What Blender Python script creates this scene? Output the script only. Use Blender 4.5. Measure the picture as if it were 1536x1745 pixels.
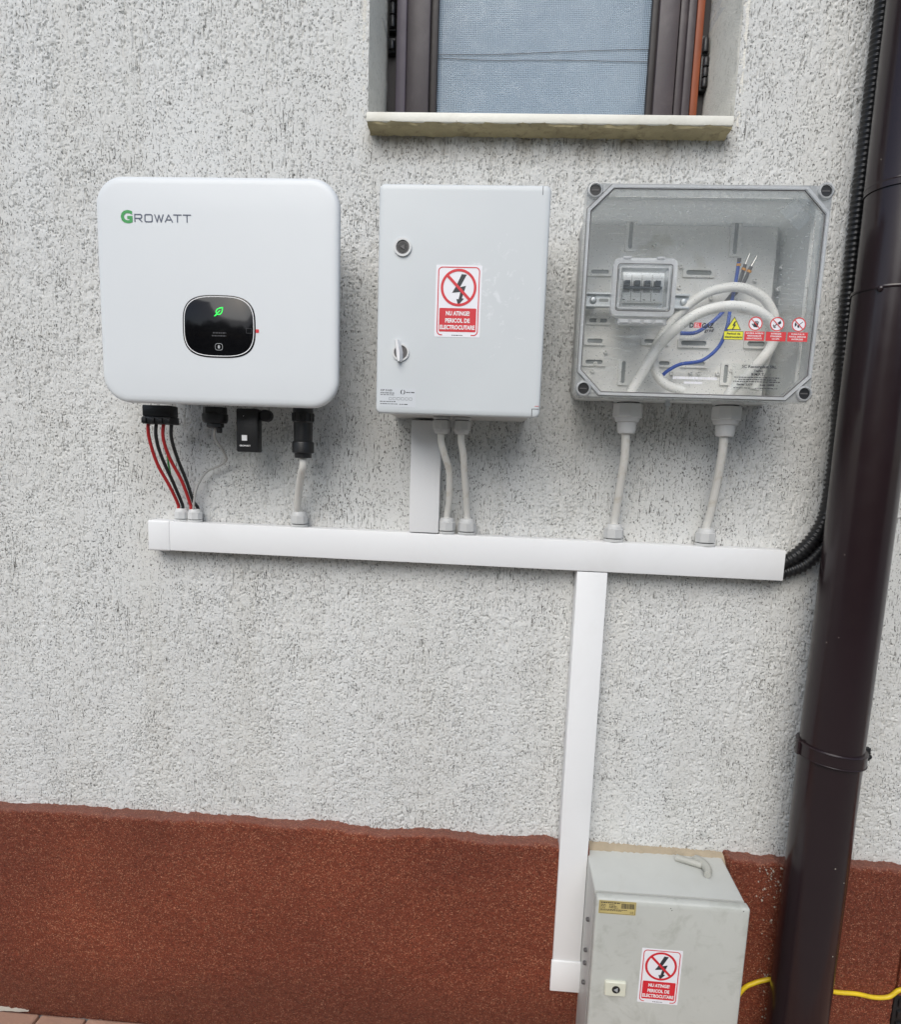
import bpy, bmesh, math, random
import numpy as np
from mathutils import Vector, Matrix

random.seed(7)
for o in list(bpy.data.objects):
    bpy.data.objects.remove(o)
S = bpy.context.scene
COL = S.collection
H = 1.333            # eye height of the photographer above the paving
DIST = 1.36          # from the stucco face to the lens

# ------------------------------------------------------------------ camera
FPX, PPX, PPY, IMW, IMH = 1120.0, 768.0, 950.0, 1536.0, 1745.0
ROT = np.array([[0.99747361, -0.03413764, 0.0622978],
                [0.04292771, 0.98839467, -0.1457161],
                [-0.05660041, 0.14802227, 0.98736305]])   # rows: right, down, forward in (x, down, into wall)
cam = bpy.data.cameras.new('camera')
cam_o = bpy.data.objects.new('camera', cam)
COL.objects.link(cam_o)
def _w(v): return Vector((v[0], v[2], -v[1]))
r_, u_, b_ = _w(ROT[0]), -_w(ROT[1]), -_w(ROT[2])
cam_o.matrix_world = Matrix(((r_.x, u_.x, b_.x, 0), (r_.y, u_.y, b_.y, -DIST), (r_.z, u_.z, b_.z, H), (0, 0, 0, 1)))
cam.sensor_fit = 'HORIZONTAL'
cam.sensor_width = 36.0
cam.lens = FPX / IMW * 36.0
cam.shift_y = (PPY - IMH / 2) / IMW
cam.clip_start = 0.02
cam.clip_end = 500
S.camera = cam_o

# ------------------------------------------------------------------ sky and sun (bright overcast)
SUN_EL, SUN_AZ = math.radians(43), math.atan2(-0.20, -0.9)
world = bpy.data.worlds.new('World')
S.world = world
world.use_nodes = True
wn = world.node_tree
sky = wn.nodes.new('ShaderNodeTexSky')
sky.sky_type = 'NISHITA'
sky.sun_disc = False
sky.sun_elevation = SUN_EL
sky.sun_rotation = SUN_AZ
sky.air_density = 1.0
sky.dust_density = 2.0
sky.ozone_density = 0.35
wn.links.new(sky.outputs[0], wn.nodes['Background'].inputs[0])
wn.nodes['Background'].inputs[1].default_value = 0.105
sl = bpy.data.lights.new('sun', 'SUN')
sl.energy = 1.45
sl.angle = math.radians(50)
sl.color = (0.99, 1.0, 0.97)
sun = bpy.data.objects.new('sun', sl)
COL.objects.link(sun)
sdir = Vector((math.sin(SUN_AZ) * math.cos(SUN_EL), math.cos(SUN_AZ) * math.cos(SUN_EL), math.sin(SUN_EL)))
sun.rotation_euler = sdir.to_track_quat('Z', 'Y').to_euler()
sun.location = sdir * 20
S.view_settings.view_transform = 'Standard'
S.view_settings.look = 'None'
S.view_settings.exposure = 0.53
S.view_settings.gamma = 1.0
S.view_settings.use_curve_mapping = False

# ------------------------------------------------------------------ helpers: layout
def W(x, d, z): return Vector((x, -d, z + H))          # x along wall, d out of wall, z relative to eye height
def at(px, py, d):
    """where a measured point of the survey photo lies on the plane d metres in front of the wall"""
    v = ROT.T @ np.array([(px - PPX) / FPX, (py - PPY) / FPX, 1.0])
    v = v / v[2] * (DIST - d)
    return (float(v[0]), d, float(-v[1]))
def z4(zx, zy, d): return at(960 + zx / 3.2, 300 + zy / 3.2, d)

# ------------------------------------------------------------------ helpers: materials
def srgb(r, g, b):
    f = lambda c: (c / 255 / 12.92) if c / 255 <= 0.04045 else ((c / 255 + 0.055) / 1.055) ** 2.4
    return (f(r), f(g), f(b), 1)
class N:
    def __init__(s, m): s.t = m.node_tree
    def __call__(s, kind, **kw):
        n = s.t.nodes.new('ShaderNode' + kind)
        for k, v in kw.items():
            if k == 'inp':
                for a, b in v.items():
                    if hasattr(b, 'links') or isinstance(b, bpy.types.NodeSocket): s.t.links.new(b, n.inputs[a])
                    else: n.inputs[a].default_value = b
            else: setattr(n, k, v)
        return n
    def link(s, a, b): s.t.links.new(a, b)
def newmat(name):
    m = bpy.data.materials.new(name); m.use_nodes = True
    return m, N(m), m.node_tree.nodes['Principled BSDF']
def ramp(n, fac, stops, interp='LINEAR'):
    r = n('ValToRGB', inp={0: fac}); e = r.color_ramp.elements; r.color_ramp.interpolation = interp
    while len(e) < len(stops): e.new(0.5)
    for i, (p, c) in enumerate(stops):
        e[i].position = p; e[i].color = c if len(c) == 4 else (*c, 1)
    return r.outputs[0]
def plain(name, col, rough=0.45, var=0.08, scale=6.0, bump=0.0, bscale=200.0, metal=0.0, spec=0.5, coat=0.0, dirt=None, dirt_amt=0.0, dirt_scale=9.0):
    """a paint or plastic with slow tonal drift, roughness drift, optional grime of its own shape and fine relief"""
    m, n, b = newmat(name)
    tc = n('TexCoord').outputs['Object']
    no = n('TexNoise', inp={'Vector': tc, 'Scale': scale, 'Detail': 5.0, 'Roughness': 0.6})
    c0 = tuple(max(0, c * (1 - var)) for c in col[:3]); c1 = tuple(min(1, c * (1 + var)) for c in col[:3])
    colr = ramp(n, no.outputs[0], [(0.3, c0), (0.7, c1)])
    if dirt is not None:
        nd = n('TexNoise', inp={'Vector': tc, 'Scale': dirt_scale, 'Detail': 8.0, 'Roughness': 0.68, 'Distortion': 0.6})
        f = ramp(n, nd.outputs[0], [(0.52, (0, 0, 0)), (0.72, (dirt_amt,) * 3)])
        colr = n('MixRGB', inp={0: f, 1: colr, 2: dirt}).outputs[0]
    n.link(colr, b.inputs['Base Color'])
    nr = n('TexNoise', inp={'Vector': tc, 'Scale': scale * 5, 'Detail': 4.0})
    mr = n('MapRange', inp={0: nr.outputs[0], 3: max(0.02, rough - 0.07), 4: min(1, rough + 0.09)})
    n.link(mr.outputs[0], b.inputs['Roughness'])
    b.inputs['Metallic'].default_value = metal
    b.inputs['Specular IOR Level'].default_value = spec
    b.inputs['Coat Weight'].default_value = coat
    if bump:
        nb = n('TexNoise', inp={'Vector': tc, 'Scale': bscale, 'Detail': 3.0})
        bp_ = n('Bump', inp={'Strength': bump, 'Distance': 0.002, 'Height': nb.outputs[0]})
        n.link(bp_.outputs[0], b.inputs['Normal'])
    return m

MAT = {}
def mk_stucco():
    m, n, b = newmat('stucco')
    tc = n('TexCoord').outputs['Object']
    a = n('TexNoise', inp={'Vector': tc, 'Scale': 2.2, 'Detail': 6.0, 'Roughness': 0.6})
    c = ramp(n, a.outputs[0], [(0.3, (0.63, 0.635, 0.625)), (0.7, (0.68, 0.685, 0.67))])
    rs = n('TexNoise', inp={'Vector': n('Mapping', inp={'Vector': tc, 'Scale': (9.0, 9.0, 0.9)}).outputs[0], 'Scale': 1.0, 'Detail': 6.0, 'Roughness': 0.65})
    c = n('MixRGB', blend_type='MULTIPLY', inp={0: 1.0, 1: c, 2: ramp(n, rs.outputs[0], [(0.32, (0.95, 0.94, 0.92)), (0.6, (1, 1, 1))])}).outputs[0]
    g = n('TexNoise', inp={'Vector': n('Mapping', inp={'Vector': tc, 'Scale': (1.0, 1.0, 0.5)}).outputs[0], 'Scale': 440.0, 'Detail': 2.0, 'Roughness': 0.5, 'Distortion': 0.3})
    md = n('TexNoise', inp={'Vector': tc, 'Scale': 14.0, 'Detail': 3.0})
    ga = n('Math', operation='MULTIPLY_ADD', inp={0: md.outputs[0], 1: 0.16, 2: g.outputs[0]})
    speck = ramp(n, ga.outputs[0], [(0.695, (1, 1, 1)), (0.75, (0.26, 0.255, 0.245))])  # dark specks tint the pits: dirt plus pit shade painted in
    mul = n('MixRGB', blend_type='MULTIPLY', inp={0: 1.0, 1: c, 2: speck})
    vs = n('TexNoise', inp={'Vector': n('Mapping', inp={'Vector': tc, 'Scale': (1.0, 1.0, 0.11)}).outputs[0], 'Scale': 420.0, 'Detail': 2.0, 'Roughness': 0.5, 'Distortion': 0.2})
    vm = n('TexNoise', inp={'Vector': tc, 'Scale': 8.0, 'Detail': 3.0})
    va = n('Math', operation='MULTIPLY_ADD', inp={0: vm.outputs[0], 1: 0.3, 2: vs.outputs[0]})
    mul = n('MixRGB', blend_type='MULTIPLY', inp={0: 1.0, 1: mul.outputs[0], 2: ramp(n, va.outputs[0], [(0.79, (1, 1, 1)), (0.85, (0.34, 0.335, 0.325))])})
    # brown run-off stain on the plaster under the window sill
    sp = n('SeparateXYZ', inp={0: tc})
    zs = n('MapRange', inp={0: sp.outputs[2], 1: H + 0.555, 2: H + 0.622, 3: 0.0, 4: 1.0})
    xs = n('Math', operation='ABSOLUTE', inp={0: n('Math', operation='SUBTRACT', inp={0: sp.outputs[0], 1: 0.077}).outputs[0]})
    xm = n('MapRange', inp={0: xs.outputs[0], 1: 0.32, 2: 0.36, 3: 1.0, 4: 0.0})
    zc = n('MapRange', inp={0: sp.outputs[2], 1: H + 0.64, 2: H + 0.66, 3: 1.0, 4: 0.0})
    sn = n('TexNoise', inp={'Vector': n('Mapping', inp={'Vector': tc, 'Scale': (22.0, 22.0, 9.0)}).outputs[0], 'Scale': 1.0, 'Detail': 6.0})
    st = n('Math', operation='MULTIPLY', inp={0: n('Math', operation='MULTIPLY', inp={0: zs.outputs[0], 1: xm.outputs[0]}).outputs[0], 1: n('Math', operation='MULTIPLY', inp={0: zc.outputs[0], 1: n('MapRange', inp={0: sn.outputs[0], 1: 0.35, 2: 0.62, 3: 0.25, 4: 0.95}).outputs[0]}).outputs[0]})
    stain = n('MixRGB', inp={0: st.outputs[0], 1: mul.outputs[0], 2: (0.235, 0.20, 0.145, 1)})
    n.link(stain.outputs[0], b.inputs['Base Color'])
    b.inputs['Roughness'].default_value = 0.93
    b.inputs['Specular IOR Level'].default_value = 0.2
    h = n('TexNoise', inp={'Vector': tc, 'Scale': 420.0, 'Detail': 4.0, 'Roughness': 0.65})
    ih = n('MapRange', inp={0: ga.outputs[0], 1: 0.68, 2: 0.76, 3: 1.0, 4: 0.0})
    hh = n('Math', operation='MULTIPLY_ADD', inp={0: h.outputs[0], 1: 0.8, 2: ih.outputs[0]})
    bp_ = n('Bump', inp={'Strength': 0.6, 'Distance': 0.002, 'Height': hh.outputs[0]})
    n.link(bp_.outputs[0], b.inputs['Normal'])
    return m
MAT['stucco'] = mk_stucco()
def mk_plinth():
    m, n, b = newmat('plinth_plaster')
    tc = n('TexCoord').outputs['Object']
    v = n('TexVoronoi', inp={'Vector': tc, 'Scale': 640.0})
    gr = n('SeparateColor', inp={0: v.outputs['Color']})
    big = n('TexNoise', inp={'Vector': tc, 'Scale': 3.0, 'Detail': 5.0})
    c = ramp(n, gr.outputs[0], [(0.0, (0.09, 0.019, 0.009)), (0.5, (0.215, 0.046, 0.021)), (0.88, (0.30, 0.076, 0.036)), (1.0, (0.56, 0.30, 0.18))])
    d = ramp(n, big.outputs[0], [(0.35, (0.78, 0.74, 0.74)), (0.7, (1.12, 1.08, 1.02))])
    mul = n('MixRGB', blend_type='MULTIPLY', inp={0: 1.0, 1: c, 2: d})
    # damp, dirt-darkened foot of the plinth with an uneven upper limit
    pz = n('SeparateXYZ', inp={0: tc})
    dn_ = n('TexNoise', inp={'Vector': tc, 'Scale': 6.0, 'Detail': 7.0, 'Roughness': 0.7})
    lim = n('Math', operation='MULTIPLY_ADD', inp={0: dn_.outputs[0], 1: 0.30, 2: -0.02})
    wet = n('MapRange', inp={0: n('Math', operation='SUBTRACT', inp={0: pz.outputs[2], 1: lim.outputs[0]}).outputs[0], 1: -0.06, 2: 0.05, 3: 0.35, 4: 0.0})
    mul = n('MixRGB', inp={0: wet.outputs[0], 1: mul.outputs[0], 2: (0.070, 0.030, 0.018, 1)})
    # sky light on the ledge, painted in as a pale dusty tone
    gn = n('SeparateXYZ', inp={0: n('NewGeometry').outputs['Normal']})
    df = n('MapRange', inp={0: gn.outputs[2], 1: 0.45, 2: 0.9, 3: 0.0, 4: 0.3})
    sky_tone = n('MixRGB', inp={0: df.outputs[0], 1: mul.outputs[0], 2: (0.34, 0.185, 0.145, 1)})
    n.link(sky_tone.outputs[0], b.inputs['Base Color'])
    b.inputs['Roughness'].default_value = 0.55
    b.inputs['Specular IOR Level'].default_value = 0.35
    bp_ = n('Bump', inp={'Strength': 0.8, 'Distance': 0.0025, 'Height': v.outputs['Distance']}); bp_.invert = True
    n.link(bp_.outputs[0], b.inputs['Normal'])
    return m
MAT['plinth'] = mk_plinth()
MAT['reveal'] = plain('reveal_plaster', (0.72, 0.70, 0.64), 0.92, 0.08, 5, 1.0, 330, dirt=(0.28, 0.26, 0.22, 1), dirt_amt=0.6, dirt_scale=120)
MAT['mortar'] = plain('mortar', (0.36, 0.30, 0.215), 0.95, 0.15, 18, 0.9, 160)
MAT['sill'] = plain('sill_stone', (0.76, 0.745, 0.67), 0.5, 0.05, 8, 0.2, 150, dirt=(0.40, 0.36, 0.26, 1), dirt_amt=0.25, dirt_scale=11)
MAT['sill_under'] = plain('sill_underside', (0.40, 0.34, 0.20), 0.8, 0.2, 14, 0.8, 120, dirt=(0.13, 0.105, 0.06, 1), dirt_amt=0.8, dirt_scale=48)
MAT['inv_white'] = plain('inverter_powder_coat', (0.675, 0.70, 0.715), 0.36, 0.012, 3, 0.05, 500)
MAT['inv_back'] = plain('inverter_heat_sink', (0.50, 0.51, 0.52), 0.45, 0.04, 6, 0.1, 300)
MAT['black_gloss'] = plain('display_glass', (0.005, 0.005, 0.006), 0.08, 0.2, 4, spec=0.3)
MAT['black'] = plain('black_plastic', (0.011, 0.011, 0.012), 0.4, 0.25, 20, 0.15, 350)
MAT['rubber'] = plain('black_rubber', (0.014, 0.014, 0.015), 0.65, 0.2, 15, 0.2, 300)
MAT['white_print'] = plain('white_print', (0.82, 0.82, 0.82), 0.5, 0.03)
MAT['faint'] = plain('faint_print', (0.05, 0.05, 0.055), 0.3, 0.05)
MAT['grey_print'] = plain('grey_print', (0.36, 0.37, 0.38), 0.4, 0.05)
MAT['dark_print'] = plain('dark_print', (0.028, 0.03, 0.036), 0.5, 0.1)
MAT['slate_print'] = plain('slate_print', (0.085, 0.10, 0.145), 0.45, 0.05)
MAT['green_print'] = plain('green_print', (0.04, 0.30, 0.075), 0.45, 0.05)
MAT['red_print'] = plain('red_print', (0.62, 0.02, 0.032), 0.42, 0.06, 14)
MAT['red_label'] = plain('red_label_print', (0.66, 0.045, 0.05), 0.4, 0.06, 14)
MAT['yellow_print'] = plain('yellow_print', (0.75, 0.72, 0.05), 0.42, 0.05)
MAT['sticker'] = plain('sticker_vinyl', (0.80, 0.795, 0.83), 0.38, 0.02, 9)
MAT['ochre_label'] = plain('ochre_label', (0.52, 0.42, 0.17), 0.5, 0.08, 30)
MAT['led'] = None
def mk_led():
    m, n, b = newmat('green_led')
    b.inputs['Base Color'].default_value = (0.02, 0.5, 0.05, 1)
    b.inputs['Emission Color'].default_value = (0.02, 0.85, 0.09, 1)
    b.inputs['Emission Strength'].default_value = 0.9
    return m
MAT['led'] = mk_led()
def mk_door():
    m, n, b = newmat('cabinet_grey_polyester')
    tc = n('TexCoord').outputs['Object']
    no = n('TexNoise', inp={'Vector': tc, 'Scale': 5.0, 'Detail': 4.0})
    c = ramp(n, no.outputs[0], [(0.3, (0.575, 0.605, 0.62)), (0.7, (0.61, 0.64, 0.65))])
    # scraped glue residue, densest round the warning sticker
    mp = n('Mapping', inp={'Vector': tc, 'Location': (-0.54, 0.0, -1.27), 'Scale': (8.0, 1.0, 6.0)})
    ln = n('VectorMath', operation='LENGTH', inp={0: mp.outputs[0]})
    near = n('MapRange', inp={0: ln.outputs['Value'], 1: 0.1, 2: 1.25, 3: 0.13, 4: -0.06})
    gn = n('TexNoise', inp={'Vector': tc, 'Scale': 42.0, 'Detail': 9.0, 'Roughness': 0.72, 'Distortion': 0.8})
    ad = n('Math', operation='ADD', inp={0: gn.outputs[0], 1: near.outputs[0]})
    f = ramp(n, ad.outputs[0], [(0.655, (0, 0, 0)), (0.74, (0.55, 0.55, 0.55))])
    mx = n('MixRGB', inp={0: f, 1: c, 2: (0.76, 0.78, 0.80, 1)})
    n.link(mx.outputs[0], b.inputs['Base Color'])
    n.link(n('MapRange', inp={0: f, 3: 0.40, 4: 0.62}).outputs[0], b.inputs['Roughness'])
    return m
MAT['door'] = mk_door()
MAT['label_foil'] = plain('label_foil', (0.60, 0.625, 0.65), 0.4, 0.03)
MAT['cab_body'] = plain('cabinet_body_grey', (0.50, 0.50, 0.48), 0.5, 0.05, 8, dirt=(0.36, 0.33, 0.28, 1), dirt_amt=0.4)
MAT['gland'] = plain('gland_grey_nylon', (0.56, 0.565, 0.56), 0.48, 0.06, 25)
MAT['gland_white'] = plain('gland_pale_nylon', (0.63, 0.635, 0.63), 0.45, 0.05, 25)
MAT['trunk'] = plain('trunking_white_plastic', (0.785, 0.79, 0.795), 0.4, 0.02, 3, 0.04, 300, dirt=(0.66, 0.65, 0.63, 1), dirt_amt=0.25, dirt_scale=5)
MAT['cable_white'] = plain('cable_white_sheath', (0.69, 0.68, 0.64), 0.5, 0.05, 10, dirt=(0.42, 0.36, 0.25, 1), dirt_amt=0.7, dirt_scale=26)
MAT['cable_inside'] = plain('coiled_cable_sheath', (0.80, 0.79, 0.76), 0.5, 0.04, 10)
MAT['cable_red'] = plain('cable_red', (0.44, 0.018, 0.02), 0.45, 0.1, 20)
MAT['cable_black'] = plain('cable_black', (0.012, 0.012, 0.013), 0.5, 0.2, 20)
MAT['cable_grey'] = plain('cable_grey', (0.38, 0.375, 0.36), 0.5, 0.08, 20)
MAT['cable_blue'] = plain('wire_blue', (0.03, 0.09, 0.42), 0.45, 0.1, 20)
MAT['cable_dark'] = plain('wire_dark_grey', (0.10, 0.095, 0.095), 0.5, 0.1, 20)
MAT['cable_yellow'] = plain('cable_yellow', (0.75, 0.53, 0.015), 0.45, 0.08, 14, dirt=(0.4, 0.3, 0.05, 1), dirt_amt=0.4)
MAT['tape'] = plain('orange_tape', (0.70, 0.30, 0.04), 0.5, 0.1)
MAT['copper'] = plain('tinned_copper', (0.72, 0.70, 0.66), 0.3, 0.1, metal=0.9)
MAT['steel'] = plain('zinc_steel', (0.60, 0.63, 0.65), 0.36, 0.08, 14, metal=0.55)
MAT['conduit'] = plain('corrugated_black_plastic', (0.011, 0.011, 0.012), 0.33, 0.2, 10)
MAT['pipe'] = plain('brown_painted_metal', (0.018, 0.0098, 0.0115), 0.22, 0.06, 6, 0.04, 22, spec=0.5, coat=0.0)
MAT['frame'] = plain('brown_window_frame', (0.062, 0.050, 0.056), 0.42, 0.12, 9, 0.1, 60, dirt=(0.14, 0.12, 0.12, 1), dirt_amt=0.3, dirt_scale=17)
MAT['frame_pale'] = plain('faded_frame_edge', (0.125, 0.105, 0.13), 0.45, 0.1, 9)
MAT['frame_dark'] = plain('frame_gap_shade', (0.022, 0.017, 0.017), 0.5, 0.2, 15)  # near-black puts the shadow gap round the sash into the colour
MAT['timber'] = plain('orange_timber_edge', (0.27, 0.068, 0.024), 0.5, 0.15, 12)
MAT['box_grey'] = plain('enclosure_grey_polycarbonate', (0.74, 0.755, 0.76), 0.42, 0.04, 7)
def mk_body():
    m, n, b = newmat('enclosure_grey_polycarbonate')
    t = m.node_tree; out = t.nodes['Material Output']
    tl = n('BsdfTranslucent', inp={0: (0.80, 0.82, 0.82, 1)})
    b.inputs['Base Color'].default_value = (0.76, 0.76, 0.74, 1); b.inputs['Roughness'].default_value = 0.4
    no = n('TexNoise', inp={'Vector': n('TexCoord').outputs['Object'], 'Scale': 9.0, 'Detail': 5.0})
    mx = n('MixShader', inp={0: n('MapRange', inp={0: no.outputs[0], 3: 0.34, 4: 0.46}).outputs[0], 1: b.outputs[0], 2: tl.outputs[0]})
    t.links.new(mx.outputs[0], out.inputs[0])
    return m
MAT['box_grey'] = mk_body()
MAT['back_plate'] = plain('mounting_plate_grey', (0.84, 0.835, 0.81), 0.5, 0.05, 9)
MAT['plate_slot'] = plain('slot_floor_grey', (0.33, 0.35, 0.355), 0.6, 0.05, 9)
MAT['breaker'] = plain('breaker_grey_white', (0.80, 0.81, 0.82), 0.45, 0.03)
MAT['toggle'] = plain('toggle_blue_grey', (0.17, 0.195, 0.23), 0.4, 0.05)
MAT['old_grey'] = plain('weathered_grey_paint', (0.50, 0.51, 0.475), 0.48, 0.05, 7, 0.08, 220, dirt=(0.29, 0.30, 0.255, 1), dirt_amt=0.55, dirt_scale=19)
MAT['old_top'] = plain('weathered_grey_top', (0.52, 0.53, 0.50), 0.5, 0.04, 9, 0.12, 220, dirt=(0.42, 0.41, 0.36, 1), dirt_amt=0.2, dirt_scale=16)
MAT['lock_cream'] = plain('cream_lock_plate', (0.64, 0.64, 0.53), 0.45, 0.04)
MAT['paver'] = plain('terracotta_paver', (0.40, 0.235, 0.165), 0.85, 0.14, 9, 0.9, 240, dirt=(0.42, 0.34, 0.27, 1), dirt_amt=0.5, dirt_scale=16)
MAT['sand'] = plain('joint_sand', (0.15, 0.12, 0.095), 0.95, 0.2, 60, 0.9, 400)
MAT['paving'] = plain('paving_terracotta_far', (0.265, 0.26, 0.235), 0.88, 0.16, 7, 0.7, 160)
MAT['crumb'] = plain('lime_crumb', (0.42, 0.38, 0.32), 0.9, 0.08, 40, 0.6, 300)
MAT['navy'] = plain('navy_knob', (0.012, 0.018, 0.06), 0.4, 0.1)
def mk_clear(name, haze, tint=(0.96, 0.975, 0.975), scr=0.35, rough=0.07, alb=(0.72, 0.74, 0.74), base=0.02, grime=0.0):
    """clear sheet: fresnel gloss over see-through plastic, hazed by dust film and scratches"""
    m, n, b = newmat(name)
    t = m.node_tree; t.nodes.remove(b)
    out = t.nodes['Material Output']
    tc = n('TexCoord').outputs['Object']
    tr = n('BsdfTransparent', inp={0: (*tint, 1)})
    gl = n('BsdfGlossy', inp={0: (1, 1, 1, 1), 1: rough})
    fr = n('Fresnel', inp={0: 1.5})
    df = n('BsdfDiffuse', inp={0: (*alb, 1)})
    tl = n('BsdfTranslucent', inp={0: (*alb, 1)})
    dm = n('MixShader', inp={0: 0.4, 1: df.outputs[0], 2: tl.outputs[0]})
    a = n('TexNoise', inp={'Vector': tc, 'Scale': 7.0, 'Detail': 7.0, 'Roughness': 0.65})
    sp = n('TexNoise', inp={'Vector': tc, 'Scale': 330.0, 'Detail': 2.0})
    dust = ramp(n, a.outputs[0], [(0.3, (base,) * 3), (0.75, (haze,) * 3)])
    spk = ramp(n, sp.outputs[0], [(0.64, (0, 0, 0)), (0.72, (scr,) * 3)])
    wv = n('TexWave', wave_type='RINGS', inp={'Vector': n('Mapping', inp={'Vector': tc, 'Scale': (1.0, 1.0, 1.6)}).outputs[0], 'Scale': 26.0, 'Distortion': 9.0, 'Detail': 3.0, 'Detail Scale': 0.8})
    wl = ramp(n, wv.outputs[0], [(0.955, (0, 0, 0)), (1.0, (scr * 0.42,) * 3)])
    pn = n('TexNoise', inp={'Vector': tc, 'Scale': 11.0, 'Detail': 3.0})
    wm = n('MixRGB', blend_type='MULTIPLY', inp={0: 1.0, 1: wl, 2: ramp(n, pn.outputs[0], [(0.48, (0, 0, 0)), (0.66, (1, 1, 1))])})
    s1 = n('MixRGB', blend_type='ADD', inp={0: 1.0, 1: dust, 2: spk})
    s2 = n('MixRGB', blend_type='ADD', inp={0: 1.0, 1: s1.outputs[0], 2: wm.outputs[0]})
    m1 = n('MixShader', inp={0: s2.outputs[0], 1: tr.outputs[0], 2: dm.outputs[0]})
    if grime:      # greenish dirt film caught in the upper part of the sheet
        gz_ = n('SeparateXYZ', inp={0: tc})
        gm = n('MapRange', inp={0: gz_.outputs[2], 1: 0.15, 2: 0.33, 3: 0.0, 4: 1.0})
        gno = n('TexNoise', inp={'Vector': tc, 'Scale': 16.0, 'Detail': 9.0, 'Roughness': 0.7, 'Distortion': 0.5})
        gf = n('Math', operation='MULTIPLY', inp={0: gm.outputs[0], 1: n('MapRange', inp={0: gno.outputs[0], 1: 0.36, 2: 0.64, 3: grime * 0.25, 4: grime}).outputs[0]})
        gd = n('BsdfDiffuse', inp={0: (0.36, 0.38, 0.32, 1)})
        m1 = n('MixShader', inp={0: gf.outputs[0], 1: m1.outputs[0], 2: gd.outputs[0]})
    m2 = n('MixShader', inp={0: fr.outputs[0], 1: m1.outputs[0], 2: gl.outputs[0]})
    t.links.new(m2.outputs[0], out.inputs[0])
    return m
MAT['pane'] = mk_clear('clear_lid_sheet', 0.06, base=0.012, scr=0.55, tint=(0.99, 0.995, 0.99), grime=0.2, rough=0.03)
MAT['lid'] = mk_clear('clear_lid_moulding', 0.5, scr=0.2, rough=0.1, base=0.3, alb=(0.86, 0.87, 0.86))
MAT['hood'] = mk_clear('clear_hood_moulding', 0.6, scr=0.25, rough=0.08, base=0.45, alb=(0.90, 0.91, 0.92))  # milky base whitens the clear edges to imitate bright highlights
MAT['film'] = mk_clear('clear_sticker_film', 0.06, scr=0.1, rough=0.1, base=0.03, alb=(0.8, 0.8, 0.8))
MAT['glass'] = mk_clear('window_glass', 0.03, tint=(0.85, 0.9, 0.92), scr=0.05, rough=0.02)
def mk_screen():
    m, n, b = newmat('insect_screen')
    t = m.node_tree
    tc = n('TexCoord').outputs['Object']
    ds = n('TexNoise', inp={'Vector': tc, 'Scale': 9.0, 'Detail': 2.0})
    dv = n('MixRGB', blend_type='ADD', inp={0: 0.012, 1: tc, 2: ds.outputs['Color']})
    w1 = n('TexWave', bands_direction='X', inp={'Vector': dv.outputs[0], 'Scale': 82.0})
    w2 = n('TexWave', bands_direction='Z', inp={'Vector': dv.outputs[0], 'Scale': 82.0})
    mx = n('Math', operation='MAXIMUM', inp={0: w1.outputs[0], 1: w2.outputs[0]})
    f = n('MapRange', inp={0: mx.outputs[0], 1: 0.5, 2: 0.95, 3: 0.22, 4: 0.97})
    no = n('TexNoise', inp={'Vector': tc, 'Scale': 4.0, 'Detail': 4.0})
    c = ramp(n, no.outputs[0], [(0.3, (0.27, 0.355, 0.45)), (0.7, (0.345, 0.435, 0.53))])  # blue tone paints in the sky reflected in the glass behind
    n.link(c, b.inputs['Base Color'])
    b.inputs['Roughness'].default_value = 0.6
    n.link(f.outputs[0], b.inputs['Alpha'])
    return m
MAT['screen'] = mk_screen()
MAT['sky_tint'] = plain('sky_tint_blue', (0.33, 0.40, 0.48), 0.8, 0.06, 3)  # pale blue imitates the sky reflection in the window glass
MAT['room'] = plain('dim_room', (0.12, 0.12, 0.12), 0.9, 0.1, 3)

# ------------------------------------------------------------------ helpers: objects
ROOTLOC = {}
def thing(name, label, cat, loc, group=None, kind=None):
    o = bpy.data.objects.new(name, None); COL.objects.link(o)
    o.location = W(*loc); o.empty_display_size = 0.05
    if label: o['label'] = label
    if cat: o['category'] = cat
    if group: o['group'] = group
    if kind: o['kind'] = kind
    ROOTLOC[o.name] = W(*loc)
    return o
def root_loc(o):
    while o.parent: o = o.parent
    return ROOTLOC.get(o.name, Vector((0, 0, 0)))
def link_mesh(name, me, mat, parent=None, smooth=False):
    if mat: me.materials.append(MAT[mat])
    o = bpy.data.objects.new(name, me); COL.objects.link(o)
    if smooth:
        me.polygons.foreach_set('use_smooth', [True] * len(me.polygons))
    if parent: o.parent = parent
    return o
def obj(name, bm, mat, parent=None, loc=None, smooth=None, label=None, cat=None, group=None, kind=None):
    """link a bmesh given in world coordinates as one object; origin at its thing's base"""
    base = root_loc(parent) if parent else (W(*loc) if loc else Vector((0, 0, 0)))
    bmesh.ops.recalc_face_normals(bm, faces=bm.faces)
    for v in bm.verts: v.co -= base
    if smooth is not None:
        ang = math.radians(smooth)
        for f in bm.faces: f.smooth = True
        for e in bm.edges:
            e.smooth = (len(e.link_faces) == 2 and e.calc_face_angle(0) < ang)
    me = bpy.data.meshes.new(name); bm.to_mesh(me); bm.free()
    o = link_mesh(name, me, mat, parent)
    if not parent:
        o.location = base; ROOTLOC[o.name] = base
    if label: o['label'] = label
    if cat: o['category'] = cat
    if group: o['group'] = group
    if kind: o['kind'] = kind
    return o
def B(): return bmesh.new()
def _bevel(bm, faces_or_edges, w, seg=2):
    if w > 0: bmesh.ops.bevel(bm, geom=faces_or_edges, offset=w, segments=seg, profile=0.5, affect='EDGES', clamp_overlap=True)
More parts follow.
